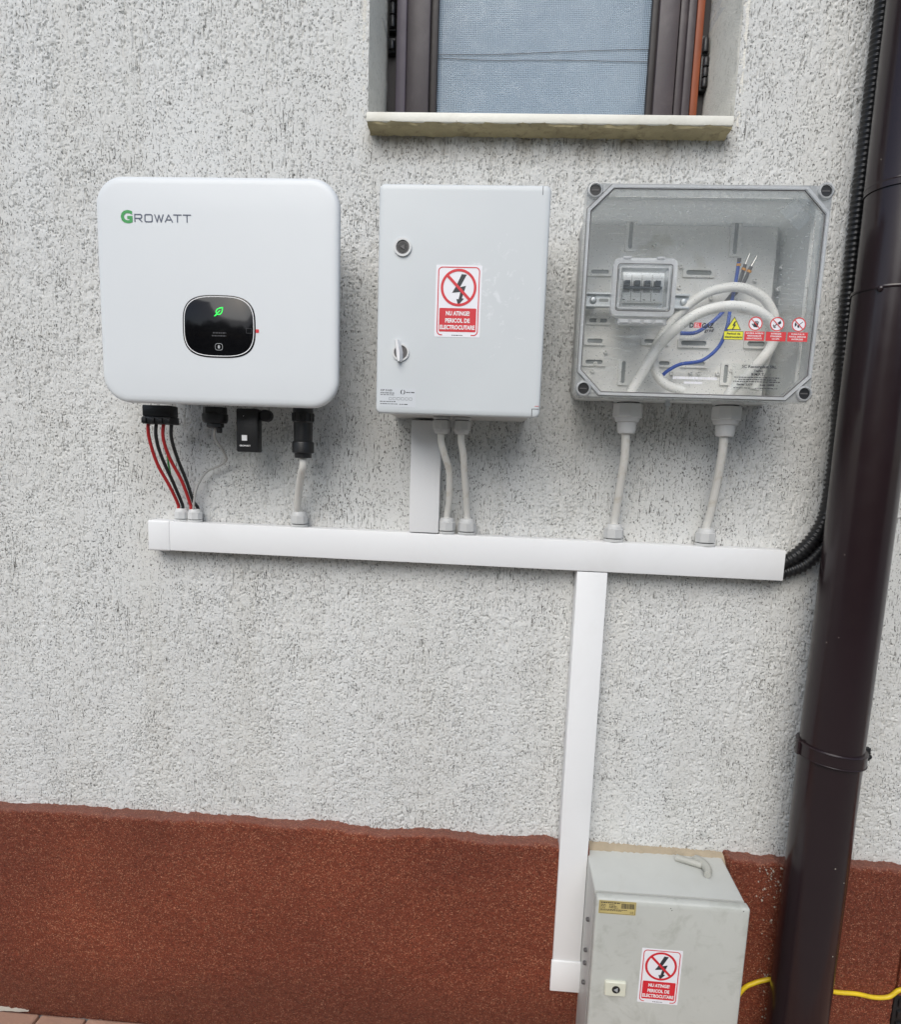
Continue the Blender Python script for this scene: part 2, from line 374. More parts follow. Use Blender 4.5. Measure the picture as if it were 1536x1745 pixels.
def box(bm, x0, x1, d0, d1, z0, z1, bev=0.0, seg=2, skew=0.0):
    vs = [bm.verts.new(W(x, d, z + skew * (x - x0))) for x in (x0, x1) for d in (d0, d1) for z in (z0, z1)]
    f = [(0, 1, 3, 2), (4, 6, 7, 5), (0, 4, 5, 1), (2, 3, 7, 6), (0, 2, 6, 4), (1, 5, 7, 3)]
    fs = [bm.faces.new([vs[i] for i in q]) for q in f]
    if bev: _bevel(bm, list({e for q in fs for e in q.edges}), bev, seg)
    return bm
def loft(bm, loops, cap0=True, cap1=True):
    """loops: list of (outline[(x,z)], d)"""
    rings = [[bm.verts.new(W(x, d, z)) for x, z in o] for o, d in loops]
    for a, b in zip(rings, rings[1:]):
        k = len(a)
        for i in range(k): bm.faces.new((a[i], a[(i + 1) % k], b[(i + 1) % k], b[i]))
    if cap0: bm.faces.new(rings[0][::-1])
    if cap1: bm.faces.new(rings[-1])
    return bm
def rrect(x0, x1, z0, z1, r, n=6):
    pts = []
    for cx, cz, a0 in ((x1 - r, z0 + r, -90), (x1 - r, z1 - r, 0), (x0 + r, z1 - r, 90), (x0 + r, z0 + r, 180)):
        for k in range(n + 1):
            a = math.radians(a0 + 90 * k / n); pts.append((cx + r * math.cos(a), cz + r * math.sin(a)))
    return pts
def superell(cx, cz, a, b, p=3.2, n=72):
    o = []
    for k in range(n):
        t = 2 * math.pi * k / n; c, s = math.cos(t), math.sin(t)
        o.append((cx + a * math.copysign(abs(c) ** (2 / p), c), cz + b * math.copysign(abs(s) ** (2 / p), s)))
    return o
def circ(cx, cz, r, n=32): return [(cx + r * math.cos(2 * math.pi * k / n), cz + r * math.sin(2 * math.pi * k / n)) for k in range(n)]
def flat(bm, pts, d):
    bm.faces.new([bm.verts.new(W(x, d, z)) for x, z in pts]); return bm
def band(bm, outer, inner, d, d2=None):
    """flat ring between two outlines of equal count; with d2 it becomes a solid frame"""
    def ring(dd):
        return [bm.verts.new(W(x, dd, z)) for x, z in outer], [bm.verts.new(W(x, dd, z)) for x, z in inner]
    a, b = ring(d); k = len(a)
    for i in range(k): bm.faces.new((a[i], a[(i + 1) % k], b[(i + 1) % k], b[i]))
    if d2 is not None:
        a2, b2 = ring(d2)
        for i in range(k):
            j = (i + 1) % k
            bm.faces.new((a2[i], a2[j], b2[j], b2[i])); bm.faces.new((a[i], a[j], a2[j], a2[i])); bm.faces.new((b[i], b[j], b2[j], b2[i]))
    return bm
def prism(bm, pts, d0, d1): return loft(bm, [(pts, d0), (pts, d1)])
def lathe(bm, prof, org, axis, seg=24, hexr=None):
    """prof: (radius, height along axis[, sides])"""
    ax = Vector(axis).normalized(); up = Vector((0, 1, 0)) if abs(ax.y) < 0.9 else Vector((1, 0, 0))
    e1 = ax.cross(up).normalized(); e2 = ax.cross(e1)
    rings = []
    for r, h in prof:
        rings.append([bm.verts.new(org + ax * h + (e1 * math.cos(2 * math.pi * k / seg) + e2 * math.sin(2 * math.pi * k / seg)) * r) for k in range(seg)])
    for a, b in zip(rings, rings[1:]):
        for i in range(seg): bm.faces.new((a[i], a[(i + 1) % seg], b[(i + 1) % seg], b[i]))
    bm.faces.new(rings[0]); bm.faces.new(rings[-1][::-1])
    return bm
def catmull(P, n=10):
    P = [Vector(p) for p in P]; Q = [P[0] * 2 - P[1]] + P + [P[-1] * 2 - P[-2]]; o = []
    for i in range(1, len(Q) - 2):
        a, b, c, d = Q[i - 1:i + 3]
        for k in range(n):
            t = k / n
            o.append(0.5 * (2 * b + (c - a) * t + (2 * a - 5 * b + 4 * c - d) * t * t + (3 * b - a - 3 * c + d) * t ** 3))
    o.append(P[-1]); return o
def tube(bm, P, r, seg=12, n=10, rf=None, step=None):
    pts = catmull(P, n) if n else [Vector(p) for p in P]
    if step:                                   # resample evenly
        L = [0]
        for a, b in zip(pts, pts[1:]): L.append(L[-1] + (b - a).length)
        k = int(L[-1] / step); q = []; j = 0
        for i in range(k + 1):
            s = L[-1] * i / k
            while j < len(L) - 2 and L[j + 1] < s: j += 1
            q.append(pts[j].lerp(pts[j + 1], (s - L[j]) / max(1e-9, L[j + 1] - L[j])))
        pts = q
    T = [((pts[min(i + 1, len(pts) - 1)] - pts[max(i - 1, 0)])).normalized() for i in range(len(pts))]
    nrm = T[0].orthogonal().normalized(); rings = []
    for i, (p, t) in enumerate(zip(pts, T)):
        nrm = (nrm - t * nrm.dot(t)).normalized(); bi = t.cross(nrm)
        rr = rf(i) if rf else r
        rings.append([bm.verts.new(p + (nrm * math.cos(2 * math.pi * k / seg) + bi * math.sin(2 * math.pi * k / seg)) * rr) for k in range(seg)])
    for a, b in zip(rings, rings[1:]):
        for i in range(seg): bm.faces.new((a[i], a[(i + 1) % seg], b[(i + 1) % seg], b[i]))
    bm.faces.new(rings[0][::-1]); bm.faces.new(rings[-1])
    return bm
def cable(name, P, r, mat, label, group=None, parent=None):
    P = [W(*p) for p in P]
    if parent: return obj(name, tube(B(), P, r), mat, parent, smooth=40)
    b = tube(B(), P, r); p0 = P[-1]
    return obj(name, b, mat, loc=(p0.x, -p0.y, p0.z - H), smooth=40, label=label, cat='cable', group=group)
_dg = bpy.context.evaluated_depsgraph_get
def text(name, s, mat, parent, x, z, d, h, align='L', bold=0.0, width=None, rot=0.0, shear=0.0):
    """flat lettering: x,z = baseline start (or centre/right), h = cap height"""
    def build(t):
        cu = bpy.data.curves.new('t', 'FONT'); cu.body = t; cu.size = 1.0; cu.offset = bold; cu.shear = shear; cu.resolution_u = 3
        o = bpy.data.objects.new('t', cu); COL.objects.link(o)
        bpy.context.view_layer.update()
        me = bpy.data.meshes.new_from_object(o.evaluated_get(_dg()))
        bpy.data.objects.remove(o); bpy.data.curves.remove(cu)
        return me
    if not hasattr(text, 'cap'):
        ref = build('H'); ys = [v.co.y for v in ref.vertices]; text.cap = max(ys) - min(ys)
    me = build(s); k = h / (text.cap * (1 + 0 * bold))
    xs = [v.co.x for v in me.vertices]; x0, x1 = min(xs), max(xs)
    kx = (width / (x1 - x0)) if width else k
    off = {'L': 0, 'C': -(x1 - x0) * kx / 2, 'R': -(x1 - x0) * kx}[align]
    base = root_loc(parent); cr, sr = math.cos(rot), math.sin(rot)
    for v in me.vertices:
        a, b_ = (v.co.x - x0) * kx + off, v.co.y * k
        v.co = W(x + a * cr - b_ * sr, d, z + a * sr + b_ * cr) - base
    me.name = name
    return link_mesh(name, me, mat, parent)
def greek(bm, x0, x1, z, h, d, seed):
    """a line of print too small to read: uneven dashes"""
    rn = random.Random(seed); x = x0
    while x < x1 - 0.0008:
        w = min(rn.uniform(0.0014, 0.0055), x1 - x)
        flat(bm, [(x, z), (x + w, z), (x + w, z + h), (x, z + h)], d)
        x += w + rn.uniform(0.0006, 0.0012)
    return bm

# ------------------------------------------------------------------ noise for real relief
RNG = np.random.default_rng(11)
def fnoise(nz, nx, sz, sx):
    """gaussian noise smoothed to sz, sx cells, unit variance"""
    a = RNG.standard_normal((nz, nx))
    fz, fx = np.fft.fftfreq(nz)[:, None], np.fft.rfftfreq(nx)[None, :]
    g = np.exp(-2 * (np.pi ** 2) * ((fz * sz) ** 2 + (fx * sx) ** 2))
    o = np.fft.irfft2(np.fft.rfft2(a) * g, s=(nz, nx))
    return (o - o.mean()) / o.std()
def sstep(a, b, x):
    t = np.clip((x - a) / (b - a), 0, 1); return t * t * (3 - 2 * t)
def grid_mesh(name, X, Z, Y, keep=None):
    nz, nx = X.shape
    me = bpy.data.meshes.new(name)
    co = np.stack([X, Y, Z], -1).reshape(-1, 3).astype(np.float32)
    i = np.arange(nz * nx).reshape(nz, nx)
    q = np.stack([i[:-1, :-1], i[:-1, 1:], i[1:, 1:], i[1:, :-1]], -1)
    q = q[keep] if keep is not None else q.reshape(-1, 4)
    used, inv = np.unique(q, return_inverse=True)
    co = co[used]; q = inv.reshape(-1, 4)
    me.vertices.add(len(co)); me.vertices.foreach_set('co', co.ravel())
    me.loops.add(q.size); me.loops.foreach_set('vertex_index', q.ravel().astype(np.int32))
    me.polygons.add(len(q)); me.polygons.foreach_set('loop_start', np.arange(0, q.size, 4, dtype=np.int32))
    me.update(calc_edges=True)
    me.polygons.foreach_set('use_smooth', np.ones(len(q), bool))
    return me

# ================================================================== SETTING
# ---- house wall
OX0, OX1, OZ0 = -0.266, 0.421, 0.6335          # window opening
PLT = -0.820                                  # top of plinth
house = thing('house_wall', 'white rough stucco house wall with red-brown plinth and a window', 'wall', (0, 0, -H))
hb = root_loc(house)
STEP = 0.0018
gx = np.arange(-1.22, 1.02, STEP); gz = np.arange(-0.845, 0.90, STEP)
X, Z = np.meshgrid(gx, gz); nz, nx = X.shape
mm = 0.001 / STEP
iso = fnoise(nz, nx, 1.0 * mm, 0.95 * mm)
ver = fnoise(nz, nx, 6.0 * mm, 0.85 * mm)
hor = fnoise(nz, nx, 0.95 * mm, 1.7 * mm)
blend = 0.25 + 0.75 * sstep(-1.0, 0.7, 0.5 * fnoise(nz, nx, 60 * mm, 60 * mm) + 1.1 * (Z + 0.35))
dens = 0.10 * fnoise(nz, nx, 45 * mm, 45 * mm) + 0.26 * fnoise(nz, nx, 45 * mm, 3.5 * mm)
pit = sstep(1.5, 2.0, iso + dens) * 0.0030
pit = pit + sstep(1.4, 2.0, hor + dens) * 0.0029 * (1 - blend) + sstep(1.2, 2.0, ver + dens) * 0.0029 * blend
rel = pit + 0.00024 * fnoise(nz, nx, 1.5 * mm, 1.1 * mm) + 0.0003 * fnoise(nz, nx, 5 * mm, 5 * mm) + 0.0012 * fnoise(nz, nx, 120 * mm, 120 * mm)
cxm = 0.25 * (X[:-1, :-1] + X[1:, 1:] + X[:-1, 1:] + X[1:, :-1]); czm = 0.25 * (Z[:-1, :-1] + Z[1:, 1:] + Z[:-1, 1:] + Z[1:, :-1])
keep = ~((cxm > OX0) & (cxm < OX1) & (czm > OZ0))
wall = grid_mesh('wall', X - hb.x, Z + H - hb.z, np.clip(rel, -0.001, 0.009) - hb.y, keep)
link_mesh('wall', wall, 'stucco', house)
# the rest of the wall, far beyond the frame, plain
b = B()
for x0, x1, z0, z1 in ((-5, -1.218, -H, 1.6), (1.015, 5, -H, 1.6), (-1.218, OX0, 0.897, 1.6), (OX1, 1.015, 0.897, 1.6), (OX0, OX1, 1.42, 1.6)):
    box(b, x0, x1, -0.30, 0.0, z0, z1)
box(b, -1.218, OX0 - 0.001, -0.30, -0.012, -H, 0.897); box(b, OX1 + 0.001, 1.015, -0.30, -0.012, -H, 0.897); box(b, OX0 - 0.001, OX1 + 0.001, -0.30, -0.012, -H, OZ0 - 0.03)
obj('wall', b, 'stucco', house)
# reveals (rounded plaster corners)
def reveal_side(x, s):
    bm = B(); n1 = 60; prof = []
    for k in range(7):
        a = math.radians(90 * k / 6); prof.append((x - s * 0.010 * (1 - math.sin(a)), 0.0005 - 0.010 * (1 - math.cos(a)) ))
    prof = [(x - s * 0.012, 0.0006)] + prof + [(x + s * 0.001, -0.05), (x + s * 0.001, -0.10), (x, -0.15), (x, -0.23)]
    rows = []
    rn = random.Random(3)
    for j in range(n1):
        z = OZ0 - 0.004 + (1.42 - OZ0) * j / (n1 - 1)
        rows.append([bm.verts.new(W(px + rn.uniform(-.0012, .0012), d, z)) for px, d in prof])
    for a, c in zip(rows, rows[1:]):
        for i in range(len(prof) - 1): bm.faces.new((a[i], a[i + 1], c[i + 1], c[i]))
    return bm
obj('window_reveal', reveal_side(OX0, 1), 'reveal', house, smooth=50)
obj('window_reveal', reveal_side(OX1, -1), 'reveal', house, smooth=50)
# ---- sill: stone slab with worn underside
sb = B(); box(sb, -0.262, 0.411, -0.22, 0.041, 0.6170, 0.6345, 0.0035, 2, skew=-0.006)
sill = obj('window_sill', sb, 'sill', house, smooth=30)
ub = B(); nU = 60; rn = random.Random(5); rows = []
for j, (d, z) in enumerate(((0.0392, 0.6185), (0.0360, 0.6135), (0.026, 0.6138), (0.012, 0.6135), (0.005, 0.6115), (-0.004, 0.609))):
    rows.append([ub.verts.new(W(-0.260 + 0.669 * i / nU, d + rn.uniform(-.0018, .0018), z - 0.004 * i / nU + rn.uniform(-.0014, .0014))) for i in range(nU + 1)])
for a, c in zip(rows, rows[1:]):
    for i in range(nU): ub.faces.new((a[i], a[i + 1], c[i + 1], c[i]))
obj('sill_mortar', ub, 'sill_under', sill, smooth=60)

# ---- plinth (grainy plaster, 30 mm proud)
def plinth(xa, xb, rough_l=0.0, rough_r=0.0):
    st = 0.0035
    xs = np.arange(xa, xb, st)
    # profile from back of the top, over the nose, down the front
    pr = [(-0.004, 0.001)] + [(0.022 * t, 0.0) for t in np.linspace(0, 1, 7)]
    for a in np.linspace(0, 90, 5)[1:]:
        pr.append((0.022 + 0.010 * math.sin(math.radians(a)), -0.010 * (1 - math.cos(math.radians(a)))))
    zz = np.arange(-0.010 - st, -0.57, -st)
    pr += [(0.032, z) for z in zz]
    pr = np.array(pr)
    n_p, n_x = len(pr), len(xs)
    big = fnoise(n_p, n_x, 14, 14); fine = fnoise(n_p, n_x, 0.55, 0.55)
    topw = fnoise(1, n_x, 0.1, 9)[0] * 0.0022 + fnoise(1, n_x, 0.1, 2.0)[0] * 0.0012
    Xg = np.repeat(xs[None, :], n_p, 0).copy()
    D = pr[:, 0][:, None] + 0.0007 * fine + 0.0012 * big
    Zg = PLT + pr[:, 1][:, None] + np.exp(pr[:, 1] / 0.05)[:, None] * topw[None, :] + 0.0006 * fine - 0.008 * sstep(0.1, 1.0, Xg) - 0.004 * sstep(-0.5, -1.2, Xg) * 0
    edge = fnoise(n_p, 1, 3, 0.1)[:, 0] * 0.006
    if rough_l: Xg += (edge[:, None] + rough_l * np.exp(pr[:, 1] / 0.03)[:, None]) * np.exp(-(Xg - xa) / 0.02)
    D[:, 0] = np.minimum(D[:, 0], -0.002) if xa > -1 else D[:, 0]
    D[:, -1] = np.minimum(D[:, -1], -0.002) if xb < 1 else D[:, -1]
    me = grid_mesh('plinth', Xg - hb.x, Zg + H - hb.z, -D - hb.y)
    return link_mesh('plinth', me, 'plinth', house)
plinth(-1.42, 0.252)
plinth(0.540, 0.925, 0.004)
b = B(); box(b, -5, -1.42, 0.0, 0.031, -H, PLT); box(b, 1.06, 5, 0.0, 0.031, -H, PLT - 0.008); box(b, 0.925, 1.06, 0.0, 0.031, -1.115, PLT - 0.0085)
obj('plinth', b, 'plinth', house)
# mortar bedding left open above the low cabinet
b = B(); rn = random.Random(8); nm = 50; rows = []
for d, z in ((-0.010, -0.818), (0.008, -0.826), (0.014, -0.836), (0.016, -0.852), (0.010, -0.88), (-0.006, -0.90)):
    rows.append([b.verts.new(W(0.243 + 0.325 * i / nm, d + rn.uniform(-.002, .002), z - 0.006 * i / nm + rn.uniform(-.002, .002))) for i in range(nm + 1)])
for a, c in zip(rows, rows[1:]):
    for i in range(nm): b.faces.new((a[i], a[i + 1], c[i + 1], c[i]))
obj('mortar_bed', b, 'mortar', house, smooth=60)
# dried plaster crumbs and splashes on the plinth beside the downpipe
def splash(parent):
    bm = B(); rn = random.Random(21)
    for k in range(110):
        if k < 50: px, py = rn.gauss(1316, 20), rn.uniform(1478, 1540)
        elif k < 85: px, py = rn.gauss(1312, 14), rn.uniform(1540, 1680)
        else: px, py = rn.gauss(1304, 7), rn.uniform(1640, 1745)
        if px < 1285: continue
        x, d, z = at(px, py, 0.0335)
        r = rn.choice((0.0005, 0.0007, 0.0010, 0.0015)) * (1.5 if k > 110 else 1)
        n = 6; a0 = rn.random() * 6
        prism(bm, [(x + r * rn.uniform(.5, 1.5) * math.cos(a0 + 6.283 * i / n), z + 1.3 * r * rn.uniform(.5, 1.5) * math.sin(a0 + 6.283 * i / n)) for i in range(n)], 0.030, 0.0335 + r * 0.5)
    o = obj('plaster_splash', bm, 'crumb', parent); o['kind'] = 'stuff'
splash(house)

# ---- window in the opening
wd = -0.20
fb = B()
box(fb, OX0 + 0.001, OX0 + 0.030, wd - 0.05, wd - 0.012, 0.60, 1.42); box(fb, OX1 - 0.030, OX1 - 0.001, wd - 0.05, wd - 0.012, 0.60, 1.42)
box(fb, OX0 + 0.030, OX1 - 0.030, wd - 0.05, wd - 0.014, 0.60, 0.655); box(fb, OX0 + 0.030, OX1 - 0.030, wd - 0.05, wd - 0.014, 1.36, 1.42)
win = obj('window', fb, 'frame_dark', house)
def X_at(px, d, py=95): return at(px, py, d)[0]
ZB, ZT = 0.645, 1.40
def stile(name, p0, p1, d0, d1, mat, bev=0.003):
    o = obj(name, box(B(), X_at(p0, d1), X_at(p1, d1), d0, d1, ZB, ZT, bev), mat, win, smooth=30); return o
stile('frame_edge', 675, 692, wd - 0.01, wd + 0.014, 'frame_pale')
stile('sash_stile', 692.6, 732, wd - 0.03, wd + 0.006, 'frame')
stile('screen_frame', 732.6, 746, wd - 0.05, wd - 0.008, 'frame_dark')
stile('screen_frame', 1107, 1119, wd - 0.05, wd - 0.008, 'frame_dark')
stile('sash_stile', 1119.6, 1154, wd - 0.03, wd + 0.004, 'frame')
stile('sash_stile', 1154.6, 1168, wd - 0.03, wd - 0.006, 'frame')
stile('sash_stile', 1168.6, 1182.5, wd - 0.03, wd + 0.004, 'frame')
stile('timber_edge', 1183, 1196, wd - 0.01, wd + 0.004, 'timber')
# hinges and hook hardware on both sides
def hinge(px, py, dz, n):
    bm = B(); x, d, z = at(px, py, wd + 0.005)
    for k in range(n):
        lathe(bm, [(0.006, 0), (0.0065, 0.002), (0.0065, dz / n - 0.004), (0.005, dz / n - 0.002)], W(x, d, z + dz * k / n), (0, 0, 1), 12)
    box(bm, x - 0.009, x + 0.006, wd - 0.02, wd + 0.002, z - 0.004, z + dz + 0.004, 0.001)
    obj('hinge', bm, 'black', win, smooth=40)
hinge(669, 48, 0.075, 3); hinge(1200, 150, 0.06, 3); hinge(1202, 90, 0.03, 1); hinge(668, 85, 0.02, 1)
sx0, sx1 = X_at(741, wd - 0.02), X_at(1112, wd - 0.02)
obj('insect_screen', flat(B(), [(sx0, ZB), (sx1, ZB), (sx1, ZT), (sx0, ZT)], wd - 0.022), 'screen', win)
for p in (((741, 93), (850, 93), (980, 88), (1110, 84)), ((741, 99), (830, 103), (950, 103), (1110, 106))):
    cable('screen_crease', [at(a, c, wd - 0.020) for a, c in p], 0.0005, 'cable_dark', None, parent=win)
gb = B(); box(gb, sx0, sx1, wd - 0.066, wd - 0.060, ZB, ZT)
obj('glass_pane', gb, 'glass', win)
obj('sky_tint_sheet', box(B(), sx0 - 0.02, sx1 + 0.02, wd - 0.10, wd - 0.095, ZB - 0.02, ZT), 'sky_tint', win)  # sheet added behind the glass to carry the sky reflection's blue
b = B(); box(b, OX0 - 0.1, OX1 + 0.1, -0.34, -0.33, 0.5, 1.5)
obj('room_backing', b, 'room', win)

# ---- ground: paving stones by the wall on a sand bed, plain paving beyond
ground = thing('paving', None, None, (0, 0.3, -H), kind='structure')
gb0 = B()
gv = [gb0.verts.new(Vector(p)) for p in ((-60, 0.0, -0.012), (60, 0.0, -0.012), (60, -80, -0.012), (-60, -80, -0.012))]
gb0.faces.new(gv[::-1])
obj('sand_bed', gb0, 'paving', ground)
def paver_mesh(w, l):
    bm = B(); box(bm, -w / 2, w / 2, -l / 2, l / 2, -0.03 - H, 0.0 - H, 0.006, 2)
    bmesh.ops.recalc_face_normals(bm, faces=bm.faces)
    me = bpy.data.meshes.new('paver'); bm.to_mesh(me); bm.free(); me.materials.append(MAT['paver']); return me
pm = [paver_mesh(0.167, 0.110), paver_mesh(0.110, 0.110), paver_mesh(0.226, 0.110)]
rn = random.Random(4); gl = root_loc(ground)
for r in range(4):
    x = -1.62 + rn.uniform(-0.1, 0)
    while x < 1.4:
        k = rn.choice((0, 0, 1, 2)); w = (0.167, 0.110, 0.226)[k]
        o = bpy.data.objects.new('paver', pm[k]); COL.objects.link(o); o.parent = ground
        o.location = Vector((x + w / 2, -(0.035 + 0.057 + r * 0.1145), rn.uniform(-0.002, 0.001))) - Vector((gl.x, gl.y, 0))
        o.rotation_euler = (rn.uniform(-.008, .008), rn.uniform(-.008, .008), rn.uniform(-.006, .006))
        x += w + 0.0045
# lime mortar smear where paving meets plinth
bm = B(); rn = random.Random(31)
for px0, px1, py0, py1 in ((-60, 48, 1713, 1722),):
    n = 16; top = []; bot = []
    for i in range(n + 1):
        px = px0 + (px1 - px0) * i / n; py = py0 + (py1 - py0) * i / n
        x = at(px, py, 0.035)[0]; t = math.sin(math.pi * min(1, max(0.03, i / n)))
        d0, d1 = 0.030, 0.035 + 0.006 * t * rn.uniform(.4, 1.2)
        top.append((bm.verts.new(W(x, d0, -H + 0.005 * t + rn.uniform(0, .002))), bm.verts.new(W(x, d1 * .85, -H + 0.003 * t + 0.001)), bm.verts.new(W(x, d1, -H - 0.001))))
    for a, c in zip(top, top[1:]):
        bm.faces.new((a[0], a[1], c[1], c[0])); bm.faces.new((a[1], a[2], c[2], c[1]))
obj('mortar_smear', bm, 'crumb', ground, smooth=60)

# ================================================================== THINGS
# ---- cable gland (a part): flange, hexagonal nut, crown; up = +1 points up
def gland(parent, x, d, z, r, up=1, mat='gland', tall=1.0, stepped=False):
    ax = (0, 0, up); o0 = W(x, d, z)
    b = B()
    lathe(b, [(r * 1.02, 0.0005), (r * 1.06, 0.0015), (r * 1.06, r * 0.30), (r * 1.0, r * 0.34)], o0, ax, 28)
    g = obj('cable_gland', b, mat, parent, smooth=35)
    b = B(); h0, h1 = r * 0.50, r * 1.45 * tall
    lathe(b, [(r * 0.96, r * 0.42), (r * 1.08, h0), (r * 1.08, h1), (r * 0.98, h1 + r * 0.06)], o0, ax, 8)
    obj('gland_nut', b, mat, g, smooth=25)
    b = B(); lathe(b, [(r * 0.82, r * 0.30), (r * 0.82, r * 0.48)], o0, ax, 24)
    obj('seal_ring', b, 'rubber', g, smooth=35)
    b = B(); t0 = h1 + r * 0.04
    if stepped:
        lathe(b, [(r * 0.93, t0), (r * 0.86, t0 + r * .30), (r * 0.70, t0 + r * .36), (r * 0.68, t0 + r * .95), (r * 0.60, t0 + r * 1.15), (r * 0.42, t0 + r * 1.18)], o0, ax, 24)
    else:
        lathe(b, [(r * 0.94, t0), (r * 0.92, t0 + r * .18), (r * 0.78, t0 + r * .42), (r * 0.52, t0 + r * .48)], o0, ax, 24)
    obj('gland_crown', b, mat, g, smooth=35)
    return g

# ---- warning sticker (a part with printed sub-parts); x0,z0 = lower left
def warning_sticker(parent, x0, z0, d, w=0.079, h=0.119, tilt=0.0):
    e = 0.00025
    cx, cz = x0 + w / 2, z0 + h / 2
    ct, st_ = math.cos(tilt), math.sin(tilt)
    R = lambda P: [(cx + (x - cx) * ct - (z - cz) * st_, cz + (x - cx) * st_ + (z - cz) * ct) for x, z in P]
    s = obj('warning_sticker', loft(B(), [(R(rrect(x0, x0 + w, z0, z0 + h, 0.0015, 3)), d), (R(rrect(x0, x0 + w, z0, z0 + h, 0.0015, 3)), d + 0.0003)]), 'sticker', parent)
    d = d + 0.0003
    X_ = lambda u: x0 + u * w
    Z_ = lambda v: z0 + v * h
    # border, open in the middle of the lower edge
    o = rrect(X_(.045), X_(.955), Z_(.022), Z_(.975), 0.0075, 6); i = rrect(X_(.045) + .0017, X_(.955) - .0017, Z_(.022) + .0017, Z_(.975) - .0017, 0.0060, 6)
    o, i = R(o), R(i)
    b = B(); k = len(o)
    vo = [b.verts.new(W(x, d + e, z)) for x, z in o]; vi = [b.verts.new(W(x, d + e, z)) for x, z in i]
    for q in range(k - 1): b.faces.new((vo[q], vo[q + 1], vi[q + 1], vi[q]))
    lo = lambda xa, xb: flat(b, R([(xa, Z_(.022)), (xb, Z_(.022)), (xb, Z_(.022) + .0017), (xa, Z_(.022) + .0017)]), d + e)
    lo(X_(.045) + .0075, X_(.17)); lo(X_(.80), X_(.955) - .0075)
    obj('red_border', b, 'red_print', s)
    # lightning arrow
    ux, uz = X_(.5), Z_(.69); q = w / 100
    P = [(9, 29), (21, 28), (9, -2), (20, -2), (10, 3), (19, 4), (10, -18), (6, -34)]
    bolt = [(6, 28), (17, 27), (0, 2), (17, 3), (5, -20), (9, -19), (-1, -36), (-4, -21), (0, -22), (5, -7), (-13, -13), (-3, 2)]
    bolt = [(6, 28), (17, 27), (3, 1), (16, 4), (8, -22), (12.5, -23), (0, -37), (-4, -24), (1, -24), (4, -9), (-14, -11), (-6, 2)]
    obj('lightning_arrow', flat(B(), R([(ux + a * q, uz + c * q) for a, c in bolt]), d + e), 'dark_print', s)
    b = B(); r1, r2 = w * .390, w * .335
    band(b, R(circ(ux, uz, r1, 48)), R(circ(ux, uz, r2, 48)), d + 2 * e)
    c45 = math.sqrt(.5); hw = w * .030
    a0, a1 = r2 * 1.02, -r2 * 1.02
    obj('prohibition_ring', b, 'red_print', s)
    pts = [(-a0, hw), (-a0, -hw), (a0, -hw), (a0, hw)]
    obj('prohibition_bar', flat(B(), R([(ux + x * c45 + z * c45, uz - x * c45 + z * c45) for x, z in pts]), d + 3 * e), 'red_print', s)
    obj('red_panel', flat(B(), R(rrect(X_(.095), X_(.905), Z_(.075), Z_(.405), .0016, 3)), d + e), 'red_print', s)
    for t_, v, ww in (('NU ATINGE!', .305, .52), ('PERICOL DE', .205, .54), ('ELECTROCUTARE', .110, .77)):
        p0 = R([(X_(.5), Z_(v))])[0]
        text('lettering', t_, 'white_print', s, p0[0], p0[1], d + 2 * e, h * .062, 'C', 0.035, ww * w, rot=tilt)
    b = B(); p0 = R([(X_(.38), Z_(.022))])[0]; greek(b, p0[0], p0[0] + w * .24, p0[1], 0.0012, d + e, 3)
    obj('small_print', b, 'dark_print', s)
    return s

# ---- solar inverter
inv = thing('solar_inverter', 'white rounded solar inverter with round-cornered black display, left on the wall', 'inverter', (-0.498, 0.0, 0.08))
IX0, IX1, IZ0, IZ1, IR = -0.7185, -0.2810, 0.0825, 0.4705, 0.050
def ring(ins, r=None): return rrect(IX0 + ins, IX1 - ins, IZ0 + ins, IZ1 - ins, (r or IR - ins * .8), 10)
obj('rear_housing', loft(B(), [(ring(.050), .004), (ring(.046), .02), (ring(.034), .112), (ring(.030), .1325)]), 'inv_back', inv, smooth=30)
cover = obj('front_cover', loft(B(), [(ring(.022), .1330), (ring(.0150), .1385), (ring(.0050), .1470), (ring(.0012), .1520), (ring(0), .1550), (ring(.0008), .1600), (ring(.0032), .1630), (ring(.0075), .1646), (ring(.014), .1652), (ring(.06, .03), .1655)]), 'inv_white', inv, smooth=50)
FD = 0.1656
dc = (-0.497, 0.2195)
disp = obj('display', loft(B(), [(superell(*dc, .0665, .0538), FD - .003), (superell(*dc, .0665, .0538), FD + .0006), (superell(*dc, .0655, .0528), FD + .0012)]), 'black_gloss', inv, smooth=40)
obj('display_rim', band(B(), superell(*dc, .0642, .0515), superell(*dc, .0629, .0503), FD + .0015), 'white_print', disp)
